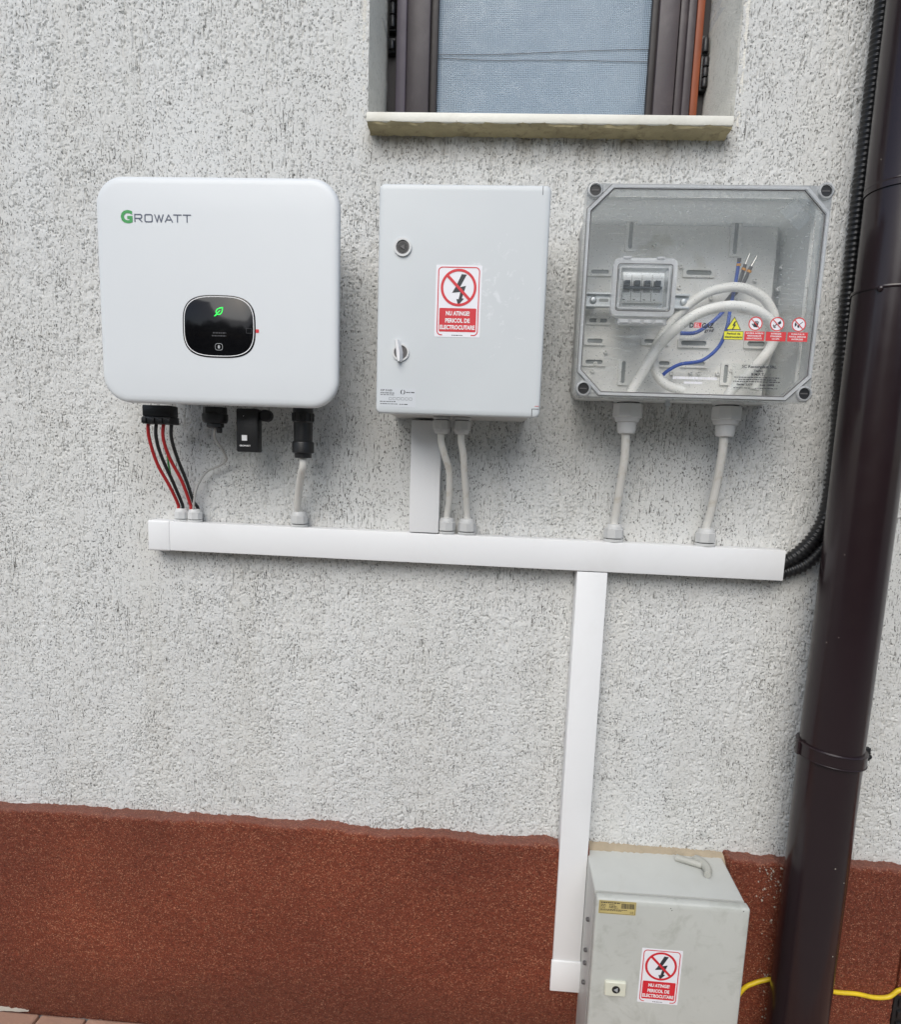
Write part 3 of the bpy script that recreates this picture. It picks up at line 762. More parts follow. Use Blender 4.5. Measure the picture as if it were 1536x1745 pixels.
def leaf(cx, cz, s):
    bm = B(); P = []; Q = []
    tip = Vector((.010, .0105)); bs = Vector((-.006, -.006))
    ctl = [((.010, .0105), (-.008, .009), (-.0085, -.001), (-.004, -.005)), ((-.004, -.005), (.002, -.0085), (.0105, -.005), (.010, .0105))]
    out = []
    for a, b_, c, d in ctl:
        for k in range(10):
            t = k / 10; u = 1 - t
            out.append(tuple(u ** 3 * a[i] + 3 * u * u * t * b_[i] + 3 * u * t * t * c[i] + t ** 3 * d[i] for i in (0, 1)))
    ctr = (.0015, .0005)
    inn = [(ctr[0] + (x - ctr[0]) * .72, ctr[1] + (z - ctr[1]) * .72) for x, z in out]
    band(bm, [(cx + x * s, cz + z * s) for x, z in out], [(cx + x * s, cz + z * s) for x, z in inn], FD + .0016)
    flat(bm, [(cx + x * s, cz + z * s) for x, z in ((-.010, -.0086), (-.009, -.0096), (.004, .0022), (.0028, .0036))], FD + .0018)
    flat(bm, [(cx + x * s, cz + z * s) for x, z in ((-.010, -.0092), (-.0075, -.0092), (-.0025, -.0058), (-.0045, -.0048))], FD + .0020)
    return bm
obj('leaf_lamp', leaf(-.497, .2445, .82), 'led', disp)
obj('touch_button', band(B(), rrect(-.5045, -.4905, .1785, .1905, .0042, 5), rrect(-.5038, -.4912, .1792, .1898, .0037, 5), FD + .0016), 'grey_print', disp)
b = B(); flat(b, superell(-.4975, .1845, .0022, .0032, 2, 16), FD + .0016); flat(b, [(-.4990, .1868), (-.4978, .1868), (-.4972, .1838), (-.4984, .1838)], FD + .0018)
obj('finger_icon', b, 'grey_print', disp)
b = B(); greek(b, -.508, -.484, .2075, .0022, FD + .0016, 11); greek(b, -.510, -.484, .2025, .0022, FD + .0016, 12)
obj('faint_readout', b, 'faint', disp)
obj('corner_mark', band(B(), rrect(-.447, -.437, .209, .2175, .0004, 1), rrect(-.4465, -.4375, .2095, .217, .0003, 1), FD + .0016), 'faint', disp)
obj('red_tab', loft(B(), [(rrect(-.4302, -.4245, .2105, .2165, .0008, 2), FD - .001), (rrect(-.4302, -.4245, .2105, .2165, .0008, 2), FD + .0006)]), 'red_print', inv)
text('logo_initial', 'G', 'green_print', inv, -.671, .3925, FD + .0004, .0215, bold=0.045, width=.0215)
def strokes(bm, lines, x0, z0, sx, sz, t, d):
    k = 0
    for ln in lines:
        for (ax, az), (bx, bz) in zip(ln, ln[1:]):
            A, C = Vector((x0 + ax * sx, z0 + az * sz)), Vector((x0 + bx * sx, z0 + bz * sz))
            u = (C - A).normalized(); v = Vector((-u.y, u.x)) * t / 2; A = A - u * t * .35; C = C + u * t * .35
            flat(bm, [tuple(A - v), tuple(C - v), tuple(C + v), tuple(A + v)], d + k * .00002); k += 1
LET = {'R': [[(0, 0), (0, 1), (.72, 1), (.85, .88), (.85, .58), (.72, .46), (.12, .46)], [(.45, .46), (.88, 0)]],
       'O': [[(.12, 0), (.76, 0), (.88, .12), (.88, .88), (.76, 1), (.12, 1), (0, .88), (0, .12), (.12, 0)]],
       'W': [[(0, 1), (.28, 0), (.52, .95), (.76, 0), (1.04, 1)]], 'A': [[(0, 0), (.44, 1), (.88, 0)], [(.2, .3), (.7, .3)]],
       'T': [[(0, 1), (.92, 1)], [(.46, 1), (.46, 0)]]}
b = B(); x = -.6455
for ch, adv in (('R', 1.22), ('O', 1.18), ('W', 1.24), ('A', 1.02), ('T', 1.14), ('T', 1.0)):
    strokes(b, LET[ch], x, .3940, .0147, .0118, .0019, FD + .0004); x += adv * .0151
obj('logo_lettering', b, 'slate_print', inv)
obj('isolator_tab', box(B(), -.741, -.700, .086, .104, .2185, .234, .003), 'navy', inv, smooth=40)
# connectors under the inverter
cd = 0.085
def px(x, y, d): return at(x, y, d)
b = B(); box(b, -.6805, -.6245, cd - .02, cd + .014, .0620, .0835, .002); box(b, -.6815, -.6235, cd - .021, cd + .015, .0475, .0618, .002)
for xx in (-.6765, -.6595, -.6440, -.6285): box(b, xx - .0045, xx + .0045, cd + .014, cd + .0180, .0490, .0590, .001)
obj('string_connector', b, 'black', inv, smooth=35)
b = B(); lathe(b, [(.0225, 0), (.0225, .012), (.0245, .013), (.0245, .024), (.022, .030), (.0165, .0305), (.0165, .0375), (.012, .040), (.005, .0402)], W(-.5415, cd, .0835), (0, 0, -1), 12)
com = obj('signal_connector', b, 'black', inv, smooth=30)
b = B(); lathe(b, [(.0055, 0), (.0055, .0075), (.004, .009)], W(-.532, cd + .004, .0435), (0, 0, -1), 12); obj('blanking_plug', b, 'rubber', com, smooth=30)
b = B(); box(b, -.4945, -.4515, cd - .010, cd + .016, -.0005, .0825, .0035)
don = obj('data_dongle', b, 'black', inv, smooth=40)
ee = cd + .0163
obj('code_patch', flat(B(), [(-.483, .0215), (-.4725, .0215), (-.4725, .0320), (-.483, .0320)], ee), 'white_print', don)
text('dongle_lettering', 'GROWATT', 'white_print', don, -.4875, .0105, ee, .0032, bold=.03, width=.0215)
obj('status_lamp', flat(B(), circ(-.479, .068, .0008, 10), ee), 'white_print', don)
b = B(); lathe(b, [(.0095, 0), (.0115, .002), (.0115, .018), (.009, .021)], W(-.4405, cd - .012, .0705), (0, -1, 0), 20)
obj('pressure_cap', b, 'rubber', inv, smooth=35)
b = B(); lathe(b, [(.0195, 0), (.0195, .010), (.0205, .011), (.0205, .027), (.0185, .029), (.0180, .064), (.0205, .066), (.0212, .068), (.0212, .086), (.0165, .088), (.0160, .096), (.011, .0965)], W(-.3675, cd, .0885), (0, 0, -1), 16)
ac = obj('mains_connector', b, 'black', inv, smooth=28)
for k in range(12):
    a = 2 * math.pi * k / 12
    if math.sin(a) > 0.3: continue
    bm = B(); x, y = -.3675 + .0203 * math.cos(a), cd - .0203 * math.sin(a); box(bm, x - .0014, x + .0014, y - .0014, y + .0014, .0625, .0775, .0006); obj('grip_rib', bm, 'black', ac)

# ---- trunking: horizontal run, falls slightly to the right
TS = -0.0064
TZ = lambda x: -0.148 + TS * (x + 0.66)       # top edge
trunk = thing('cable_trunking', 'long white horizontal cable trunking running below the three boxes', 'trunking', (-0.06, 0.0, -0.21))
b = B(); box(b, -0.664, 0.586, 0.002, 0.0395, TZ(-0.664) - 0.0605, TZ(-0.664), 0.0016, 2, skew=TS); obj('trunking_body', b, 'trunk', trunk, smooth=30)
b = B(); box(b, -0.709, -0.661, 0.0005, 0.0412, TZ(-0.709) - 0.0622, TZ(-0.709) + 0.0014, 0.004, 3, skew=TS); obj('end_cap', b, 'trunk', trunk, smooth=35)
GX = []
for p_, r_g in ((310, .0142), (332.5, .0142), (509.5, .0165), (760.5, .0172), (795, .0172), (1044.5, .0185), (1201, .0185)):
    x = at(p_, 893 + (p_ - 300) * .05, .022)[0]
    gland(trunk, x, .021, TZ(x) - .0005, r_g, 1, 'gland_white' if p_ < 400 else 'gland'); GX.append((x, r_g))
vt = thing('vertical_trunking', 'white vertical cable trunking dropping from the horizontal run to the low cabinet', 'trunking', (0.212, 0.0, -1.165))
b = B(); box(b, 0.1815, 0.2425, 0.002, 0.0385, -1.10, TZ(.21) - 0.0622, 0.0016, 2); obj('trunking_body', b, 'trunk', vt, smooth=30)
b = B(); box(b, 0.1790, 0.2450, 0.0345, 0.0420, -1.162, -1.088, 0.002, 2); box(b, 0.1790, 0.2450, 0.0005, 0.0345, -1.162, -1.1005, 0.002, 2)
obj('end_cap', b, 'trunk', vt, smooth=35)
st = thing('short_trunking', 'short white trunking piece between the grey cabinet and the horizontal run', 'trunking', (-0.131, 0.0, -0.151))
b = B(); box(b, -0.1625, -0.1025, 0.002, 0.0385, TZ(-.13) + 0.0022, 0.074, 0.0014, 2); obj('trunking_body', b, 'trunk', st, smooth=30)

# ---- grey cabinet in the middle
cab = thing('grey_cabinet', 'grey plastic electrical cabinet with closed door and red warning sticker, middle of wall', 'cabinet', (-0.0655, 0.0, 0.075))
CX0, CX1, CZ0, CZ1 = -0.2105, 0.0800, 0.0765, 0.4580
obj('cabinet_body', loft(B(), [(rrect(CX0 + .008, CX1 - .014, CZ0 + .002, CZ1 - .008, .012), .001), (rrect(CX0 + .006, CX1 - .010, CZ0 + .003, CZ1 - .006, .012), .138)]), 'cab_body', cab, smooth=35)
cring = lambda i: rrect(CX0 + i, CX1 - i, CZ0 + i, CZ1 - i, .0095 - i * .7, 6)
door = obj('cabinet_door', loft(B(), [(cring(.006), .1385), (cring(.003), .148), (cring(.0004), .160), (cring(0), .1705), (cring(.0010), .1735), (cring(.0032), .1748), (cring(.010), .1750)]), 'door', cab, smooth=50)
CD = .1751
b = B(); x = CX1 - .0145
flat(b, [(x, CZ1 - .016), (x + .0009, CZ1 - .016), (x + .0009, CZ1 - .002), (x, CZ1 - .002)], CD + .0003)
obj('hinge_cover', b, 'dark_print', door)
b = B(); flat(b, [(x, CZ0 + .002), (x + .0011, CZ0 + .002), (x + .0011, CZ0 + .0155), (x, CZ0 + .0155)], CD + .0003); flat(b, [(x + .0011, CZ0 + .0146), (CX1 - .0022, CZ0 + .0146), (CX1 - .0022, CZ0 + .0155), (x + .0011, CZ0 + .0155)], CD + .0003)
obj('hinge_cover', b, 'dark_print', door)
b = B(); flat(b, [(CX1 - .0095, CZ0 + .0195), (CX1 - .0022, CZ0 + .0195), (CX1 - .0022, CZ0 + .0202), (CX1 - .0095, CZ0 + .0202)], CD + .0003); obj('red_mark', b, 'red_print', door)
b = B(); band(b, circ(-.168, .3555, .0150, 36), circ(-.168, .3555, .0116, 36), CD - .001, CD + .0035)
lk = obj('lock', b, 'gland_white', cab, smooth=40)
obj('lock_core', loft(B(), [(circ(-.168, .3555, .0117, 32), CD - .001), (circ(-.168, .3555, .0117, 32), CD + .0014)]), 'cable_dark', lk)
b = B(); band(b, circ(-.168, .3555, .0088, 30), circ(-.168, .3555, .0078, 30), CD + .0018); obj('lock_ring', b, 'black', lk)
obj('lock_socket', loft(B(), [(circ(-.168, .3555, .0078, 30), CD), (circ(-.168, .3555, .0078, 30), CD + .0018)]), 'black', lk)
obj('triangle_key', loft(B(), [([(-.1725, .3555), (-.1650, .3512), (-.1650, .3598)], CD), ([(-.1725, .3555), (-.1650, .3512), (-.1650, .3598)], CD + .0034)]), 'cable_dark', lk)
b = B(); band(b, circ(-.1675, .1815, .0145, 36), circ(-.1675, .1815, .0118, 36), CD - .001, CD + .0032)
lk2 = obj('wing_handle', b, 'gland_white', cab, smooth=40)
obj('lock_core', loft(B(), [(circ(-.1675, .1815, .0119, 32), CD - .001), (circ(-.1675, .1815, .0119, 32), CD + .0012)]), 'cable_dark', lk2)
b = B(); wing = [(-.1740, .2010, .0044), (-.1716, .192, .0056), (-.1697, .1815, .0062), (-.1690, .172, .0056), (-.1690, .1655, .0038)]
rows = []
for xx, zz, hw in wing:
    rows.append([b.verts.new(W(xx - hw, CD + .002, zz)), b.verts.new(W(xx - hw * .55, CD + .013, zz)), b.verts.new(W(xx + hw * .25, CD + .0145, zz)), b.verts.new(W(xx + hw, CD + .002, zz))])
for a, c in zip(rows, rows[1:]):
    for i in range(3): b.faces.new((a[i], a[i + 1], c[i + 1], c[i]))
b.faces.new(rows[0]); b.faces.new(rows[-1][::-1])
obj('turning_wing', b, 'white_print', lk2, smooth=45)
warning_sticker(cab, -.1095, .2095, CD)
lab = obj('rating_label', loft(B(), [(rrect(-.2035, -.1395, .0875, .1200, .0006, 2), CD), (rrect(-.2035, -.1395, .0875, .1200, .0006, 2), CD + .0002)]), 'label_foil', cab)
ld = CD + .0004
text('label_lettering', 'CP 5103', 'dark_print', lab, -.2022, .1150, ld, .0033, bold=.02, width=.0205)
b = B(); greek(b, -.2022, -.177, .1112, .0013, ld, 4); greek(b, -.2022, -.178, .1082, .0010, ld, 5); greek(b, -.2030, -.175, .0965, .0012, ld, 6); greek(b, -.2022, -.171, .0925, .0011, ld, 7); greek(b, -.168, -.153, .0922, .0013, ld, 8); greek(b, -.1565, -.1405, .1128, .0016, ld, 9)
for k in range(6):
    x = -.187 + k * .0072; band(b, rrect(x, x + .0052, .1000, .1046, .0006, 2), rrect(x + .0004, x + .0048, .1004, .1042, .0004, 2), ld)
obj('small_print', b, 'dark_print', lab)
b = B()
for a0 in (100, 280):
    po, pi_ = [], []
    for k in range(11):
        a = math.radians(a0 + 150 * k / 10); ro = .0042; ri = .0042 - .0018 * math.sin(math.pi * (k + 1.5) / 13)
        po.append((-.1625 + ro * math.cos(a), .1140 + ro * math.sin(a))); pi_.append((-.1625 + ri * math.cos(a), .1140 + ri * math.sin(a)))
    flat(b, po + pi_[::-1], ld)
obj('swirl_mark', b, 'dark_print', lab)
gz = CZ0 + .0025
gl1 = gland(cab, -.0985, .088, gz, .0158, -1, 'gland', 1.05)
gl2 = gland(cab, -.0600, .088, gz, .0158, -1, 'gland', 1.05)

# ---- transparent enclosure on the right
enc = thing('clear_enclosure', 'transparent-lidded electrical enclosure with coiled white cable inside, right on wall', 'enclosure', (0.338, 0.0, 0.115))
EX0, EX1, EZ0, EZ1 = 0.1500, 0.5300, 0.1240, 0.4560
b = B()
band(b, rrect(EX0, EX1, EZ0, EZ1, .018, 5), rrect(EX0 + .004, EX1 - .004, EZ0 + .004, EZ1 - .004, .015, 5), .001, .134)
body = obj('enclosure_body', b, 'box_grey', enc, smooth=40)
obj('body_floor', loft(B(), [(rrect(EX0 + .0042, EX1 - .0042, EZ0 + .0042, EZ1 - .0042, .015, 5), .0015), (rrect(EX0 + .0042, EX1 - .0042, EZ0 + .0042, EZ1 - .0042, .015, 5), .012)]), 'box_grey', body)
obj('mounting_plate', box(B(), EX0 + .010, EX1 - .016, .022, .026, EZ0 + .010, EZ1 - .009, .001), 'back_plate', enc)
PD = .0262
def slot(x0, x1, z0, z1):
    r = min(x1 - x0, z1 - z0) * .5
    s = obj('slot_rim', band(B(), rrect(x0 - .006, x1 + .006, z0 - .004, z1 + .004, .002, 4), rrect(x0, x1, z0, z1, r * .95, 4), PD - .001, PD + .004), 'back_plate', enc)
    obj('slot_floor', flat(B(), rrect(x0, x1, z0, z1, r * .95, 4), PD + .0006), 'plate_slot', s)
def zz(a, c): p = z4(a, c, PD); return p[0], p[2]
for a0, c0, a1, c1 in ((668, 542, 808, 518), (150, 535, 250, 515), (140, 800, 240, 780), (130, 912, 215, 890), (120, 1025, 215, 1005), (640, 925, 780, 902), (520, 1032, 580, 1012), (655, 1034, 772, 1014), (440, 912, 560, 894), (1000, 930, 1100, 905)):
    x0, z0 = zz(a0, c0); x1, z1 = zz(a1, c1); slot(x0, x1, min(z0, z1), max(z0, z1))
for a0, c0, a1, c1 in ((352, 400, 374, 255), (920, 430, 946, 235), (312, 1130, 338, 1010), (868, 1130, 890, 1030)):
    x0, z0 = zz(a0, c0); x1, z1 = zz(a1, c1); slot(x0, x0 + .0075, min(z0, z1), max(z0, z1))
for a0, c0 in ((190, 790), (375, 832), (230, 960), (175, 1025), (160, 1062), (590, 1075), (695, 1075), (735, 1075), (840, 1078), (640, 495), (632, 608), (805, 665), (940, 683), (1190, 500), (1170, 620), (1190, 690), (500, 380), (650, 375), (910, 1060), (1045, 570)):
    x, z = zz(a0, c0); bb = B(); lathe(bb, [(.0042, 0), (.0040, .006), (.0015, .0062), (.0014, .003)], W(x, PD - .0002, z), (0, -1, 0), 14); obj('screw_boss', bb, 'back_plate', enc, smooth=30)
for a0, c0 in ((1210, 355), (1205, 500), (1180, 620), (1180, 690)):
    x, z = zz(a0, c0); obj('side_lug', box(B(), x - .004, x + .012, .012, .034, z - .006, z + .006, .002), 'box_grey', enc)
# rail and breaker
rb = B(); box(rb, .160, .352, .058, .0595, .2895, .3155); box(rb, .160, .352, .0595, .0655, .2895, .2935, .001); box(rb, .160, .352, .0595, .0655, .3118, .3155, .001); box(rb, .165, .185, .026, .058, .295, .311); box(rb, .330, .350, .026, .058, .295, .311)
rail = obj('mounting_rail', rb, 'steel', enc)
for x in (.176, .342):
    bb = B(); lathe(bb, [(.0065, 0), (.0065, .002), (.0045, .0045), (.002, .005)], W(x, .0596, .3025), (0, -1, 0), 18); obj('rail_screw', bb, 'steel', rail, smooth=40)
for x in (.1955, .3180): obj('rail_slot', flat(B(), rrect(x - .009, x + .009, .3000, .3055, .0026, 4), .0598), 'plate_slot', rail)
brk = thing('circuit_breaker', 'four-pole circuit breaker behind the small hinged window of the clear enclosure', 'breaker', (.252, .07, .26))
b = B(); box(b, .2165, .2895, .068, .122, .262, .348, .002); box(b, .2165, .2895, .122, .132, .2845, .330, .002)
obj('breaker_body', b, 'breaker', brk, smooth=30)
for k in range(4):
    x = .2225 + k * .01755
    obj('toggle_well', flat(B(), [(x - .0062, .3000), (x + .0062, .3000), (x + .0062, .3195), (x - .0062, .3195)], .1323), 'grey_print', brk)
    obj('toggle', box(B(), x - .0050, x + .0050, .1325, .1415, .3095, .3185, .0012), 'toggle', brk, smooth=30)
    obj('indicator', flat(B(), [(x - .0050, .2872), (x - .0012, .2872), (x - .0012, .2886), (x - .0050, .2886)], .1323), 'dark_print', brk)
    if k: obj('module_gap', flat(B(), [(x - .0093, .2850), (x - .0086, .2850), (x - .0086, .3297), (x - .0093, .3297)], .1324), 'cable_dark', brk)
obj('toggle_bar', box(B(), .2175, .2830, .1325, .1395, .3050, .3090, .001), 'toggle', brk)
# lid
LX0, LX1, LZ0, LZ1 = .1400, .5405, .1170, .4650
def octo(i, c, x0=LX0, x1=LX1, z0=LZ0, z1=LZ1):
    x0 += i; x1 -= i; z0 += i; z1 -= i
    return [(x0 + c, z0), (x1 - c, z0), (x1, z0 + c), (x1, z1 - c), (x1 - c, z1), (x0 + c, z1), (x0, z1 - c), (x0, z0 + c)]
lidb = B()
band(lidb, octo(0, .006), octo(.0085, .034), .1345, .1655)
lid = obj('lid_frame', lidb, 'lid', enc)
obj('lid_bead', band(B(), octo(.0030, .0385), octo(.0072, .0370), .1660, .1700), 'hood', lid)
obj('seal_line', band(B(), octo(.0076, .0366), octo(.0092, .0360), .1665), 'cable_dark', lid)
obj('seal_line', band(B(), octo(.0012, .0390), octo(.0022, .0386), .1662), 'cable_dark', lid)
obj('lid_pane', loft(B(), [(octo(.0088, .0345), .1640)], True, False), 'pane', lid)
for x, z in ((.1535, .4535), (.5290, .4560), (.5295, .1315), (.1540, .1300)):
    bb = B(); lathe(bb, [(.0135, 0), (.0135, .036), (.0120, .0385), (.0098, .0388), (.0096, .030)], W(x, .132, z), (0, -1, 0), 28)
    sc = obj('lid_screw', bb, 'hood', enc, smooth=35)
    bb = B(); lathe(bb, [(.0094, 0), (.0094, .007)], W(x, .160, z), (0, -1, 0), 24); obj('screw_plug', bb, 'black', sc, smooth=35)
    obj('screw_slot', box(B(), x - .006, x + .006, .167, .1678, z - .0008, z + .0008), 'cable_dark', sc)
# hinged inspection hood
hx0, hx1, hz0, hz1 = .1905, .2965, .2505, .3440
b = B(); band(b, rrect(hx0, hx1, hz0, hz1, .009, 2), rrect(hx0 + .0075, hx1 - .0075, hz0 + .0085, hz1 - .0095, .004, 2), .1645, .1790)
hood = obj('inspection_hood', b, 'hood', enc)
obj('hood_seal', band(B(), rrect(hx0 + .0068, hx1 - .0068, hz0 + .0078, hz1 - .0088, .005, 3), rrect(hx0 + .0080, hx1 - .0080, hz0 + .0090, hz1 - .0100, .004, 3), .1794), 'cable_dark', hood)
b = B(); band(b, rrect(hx0 + .0105, hx1 - .0105, hz0 + .0115, hz1 - .0125, .003, 3), rrect(hx0 + .0135, hx1 - .0135, hz0 + .0145, hz1 - .0155, .002, 3), .150, .1785); obj('inner_frame', b, 'hood', hood)
obj('inner_line', band(B(), rrect(hx0 + .0172, hx1 - .0160, hz0 + .026, hz1 - .0270, .001, 3), rrect(hx0 + .0180, hx1 - .0168, hz0 + .0268, hz1 - .0278, .001, 3), .1600), 'white_print', hood)
obj('hood_window', flat(B(), rrect(hx0 + .0080, hx1 - .0080, hz0 + .0090, hz1 - .0100, .004, 3), .1780), 'film', hood)
b = B(); box(b, .2040, .2870, .1645, .1740, .2375, .2480, .002); obj('hood_hinge', b, 'hood', hood)
for xx in (.207, .2275, .2475, .2660): obj('hinge_knuckle', box(B(), xx, xx + .015, .1742, .1765, .2400, .2455, .001), 'hood', hood)
for xx in (.206, .262): obj('hood_catch', box(B(), xx, xx + .013, .1665, .1815, .3425, .3462, .001), 'hood', hood)
# sticker strip on the lid
SD = .1712
sx0, sx1, sz0, sz1 = .3115, .5320, .2165, .2570
b = B(); flat(b, [(sx0, sz0), (sx1, sz0), (sx1, sz1), (sx0, sz1)], .1706)
strip = obj('sticker_strip', b, 'film', enc)
b = B(); band(b, [(sx0, sz0), (sx1, sz0), (sx1, sz1), (sx0, sz1)], [(sx0 + .0007, sz0 + .0007), (sx1 - .0007, sz0 + .0007), (sx1 - .0007, sz1 - .0007), (sx0 + .0007, sz1 - .0007)], .1708); obj('strip_edge', b, 'film', strip)
text('lettering', 'D', 'dark_print', strip, .3262, .2355, SD, .0082, bold=.05, width=.0072)
obj('red_block', flat(B(), [(.3335, .2352), (.3455, .2352), (.3462, .2438), (.3342, .2438)], SD), 'red_label', strip)
text('lettering', 'EL', 'sticker', strip, .3352, .2362, SD + .0003, .0066, bold=.0, width=.0090)
text('lettering', 'GAZ', 'dark_print', strip, .3468, .2355, SD, .0082, bold=.05, width=.0205, shear=.15)
text('lettering', 'grid', 'dark_print', strip, .3515, .2290, SD, .0060, bold=.03, width=.0160, shear=.2)
def tri(cx, cz, r): return [(cx + r * math.cos(math.radians(a)), cz + r * math.sin(math.radians(a))) for a in (90, 210, 330)]
obj('triangle_edge', flat(B(), tri(.4000, .2405, .0146), SD), 'dark_print', strip)
obj('triangle_field', flat(B(), tri(.4000, .2405, .0124), SD + .0002), 'yellow_print', strip)
obj('bolt_sign', flat(B(), [(.4000 + a * .0009, .2400 + c * .0009) for a, c in ((1, 8), (4, 8), (1, 2), (4, 2), (-1, -6), (1, -6), (-2.5, -9), (-3, -5), (-2, -5), (0, 0), (-3, 0))], SD + .0004), 'dark_print', strip)
obj('yellow_panel', flat(B(), [(.3845, .2170), (.4170, .2170), (.4170, .2312), (.3845, .2312)], SD), 'yellow_print', strip)
obj('panel_edge', band(B(), [(.3845, .2170), (.4170, .2170), (.4170, .2312), (.3845, .2312)], [(.3851, .2176), (.4164, .2176), (.4164, .2306), (.3851, .2306)], SD + .0002), 'dark_print', strip)
text('lettering', 'Pericol de', 'dark_print', strip, .4008, .2255, SD + .0003, .0034, 'C', .03, .0225)
text('lettering', 'electrocutare', 'dark_print', strip, .4008, .2202, SD + .0003, .0034, 'C', .03, .0285)
for cx, lines in ((.4355, ('ACCESUL INTERZIS', 'PERSOANELOR', 'NEAUTORIZATE')), (.4712, ('INTERZIS', 'STINGEREA', 'CU APA')), (.5068, ('FUMATUL SI', 'FOCUL DESCHIS', 'INTERZISE'))):
    obj('sign_disc', flat(B(), circ(cx, .2440, .0112, 32), SD), 'sticker', strip)
    b = B()
    if cx < .45:      # raised hand
        flat(b, [(cx - .0030, .2385), (cx + .0035, .2380), (cx + .0048, .2440), (cx - .0030, .2440)], SD + .0002)
        for k in range(4): flat(b, [(cx - .0030 + k * .0020, .2440), (cx - .0014 + k * .0020, .2440), (cx - .0010 + k * .0022, .2492 - abs(k - 1.5) * .0012), (cx - .0026 + k * .0022, .2492 - abs(k - 1.5) * .0012)], SD + .0002)
        flat(b, [(cx - .0030, .2400), (cx - .0065, .2432), (cx - .0056, .2444), (cx - .0030, .2425)], SD + .0003)
    elif cx < .49:    # water thrown from a bucket
        flat(b, [(cx + .0005, .2462), (cx + .0052, .2500), (cx + .0068, .2455), (cx + .0030, .2430)], SD + .0002)
        for k, (a, c) in enumerate(((-.0050, -.0045), (-.0032, -.0028), (-.0015, -.0010), (-.0058, -.0020), (-.0030, -.0055))): flat(b, circ(cx + a, .2440 + c, .0012, 8), SD + .0002)
    else:             # match and cigarette
        flat(b, [(cx - .0060, .2400), (cx - .0030, .2432), (cx - .0052, .2480), (cx - .0070, .2450)], SD + .0002)
        flat(b, [(cx - .0020, .2395), (cx + .0016, .2385), (cx + .0006, .2432), (cx - .0022, .2430)], SD + .0002)
        flat(b, [(cx + .0005, .2445), (cx + .0060, .2490), (cx + .0066, .2480), (cx + .0012, .2436)], SD + .0002)
    obj('sign_figure', b, 'dark_print', strip)
    b = B(); band(b, circ(cx, .2440, .0116, 36), circ(cx, .2440, .0099, 36), SD + .0004); obj('prohibition_ring', b, 'red_label', strip)
    c45 = math.sqrt(.5); hw = .0007; L_ = .0102
    obj('prohibition_bar', flat(B(), [(cx + x * c45 + z * c45, .2440 - x * c45 + z * c45) for x, z in ((-L_, hw), (-L_, -hw), (L_, -hw), (L_, hw))], SD + .0006), 'red_label', strip)
    obj('red_panel', flat(B(), [(cx - .0166, .2163), (cx + .0166, .2163), (cx + .0166, .2314), (cx - .0166, .2314)], SD), 'red_label', strip)
    for k, t_ in enumerate(lines): text('lettering', t_, 'white_print', strip, cx, .2272 - k * .0042, SD + .0003, .0025, 'C', .03, min(.029, .0021 * len(t_)))
# maker's label, lower right of the lid
b = B(); flat(b, [(.4045, .1335), (.4870, .1335), (.4870, .1785), (.4045, .1785)], .1706)
ml = obj('maker_label', b, 'film', enc)
text('lettering', 'SC Recomplast SRL', 'dark_print', ml, .4490, .1715, SD, .0050, 'C', .03, .058)
text('lettering', 'Tagiau', 'dark_print', ml, .4480, .1655, SD, .0034, 'C', .03, .016)
text('lettering', 'B.M.P.T.', 'dark_print', ml, .4480, .1590, SD, .0042, 'C', .04, .022)
b = B(); greek(b, .409, .485, .1548, .0016, SD, 41); greek(b, .416, .479, .1513, .0016, SD, 42); greek(b, .408, .486, .1478, .0016, SD, 43); greek(b, .409, .437, .1372, .0012, SD, 44); greek(b, .445, .483, .1372, .0012, SD, 45)
obj('small_print', b, 'dark_print', ml)
text('lettering', 'Serie: 2377', 'dark_print', ml, .4140, .1422, SD, .0034, 'L', .04, .027)
text('lettering', 'Lot: 10002', 'dark_print', ml, .4540, .1422, SD, .0032, 'L', .04, .023)
b = B(); greek(b, .3060, .3800, .1500, .0042, .1702, 51); greek(b, .3250, .3560, .1425, .0036, .1702, 52)
obj('embossed_line', b, 'sticker', lid)
for x in (.193, .294, .393, .500): obj('moulding_mark', band(B(), circ(x, .4455, .0055, 24), circ(x, .4455, .0046, 24), .1705), 'film', lid)
# tilted paper tag inside, upper right corner
tg = B(); tq = [z4(*q, .150) for q in ((1180, 195), (1300, 95), (1400, 190), (1285, 300))]
tv = [tg.verts.new(W(*q)) for q in tq]; tg.faces.new(tv)
tag_o = obj('moulded_panel', tg, 'film', enc)
text('lettering', 'E-mail: 08 4 16', 'grey_print', tag_o, z4(1240, 248, .151)[0], z4(1240, 248, .151)[2], .1515, .0060, 'L', .01, .042, rot=math.radians(40))
text('lettering', 'Tel 20', 'grey_print', tag_o, z4(1195, 190, .151)[0], z4(1195, 190, .151)[2], .1515, .0055, 'L', .01, .028, rot=math.radians(40))
# glands below the enclosure and an earthing bolt
EGX = []
for p_ in (1071, 1240):
    x = at(p_, 690, .075)[0]; gland(enc, x, .075, EZ0 + .001, .0255, -1, 'gland_white', .95, stepped=True); EGX.append(x)
x = at(1138, 690, .09)[0]
b = B(); lathe(b, [(.0052, 0), (.0052, .004), (.0036, .0042), (.0036, .008), (.0055, .0082), (.0055, .013), (.0028, .0132), (.0028, .022), (.002, .023)], W(x, .09, EZ0 + .0005), (0, 0, -1), 10)
obj('earthing_bolt', b, 'steel', enc, smooth=25)

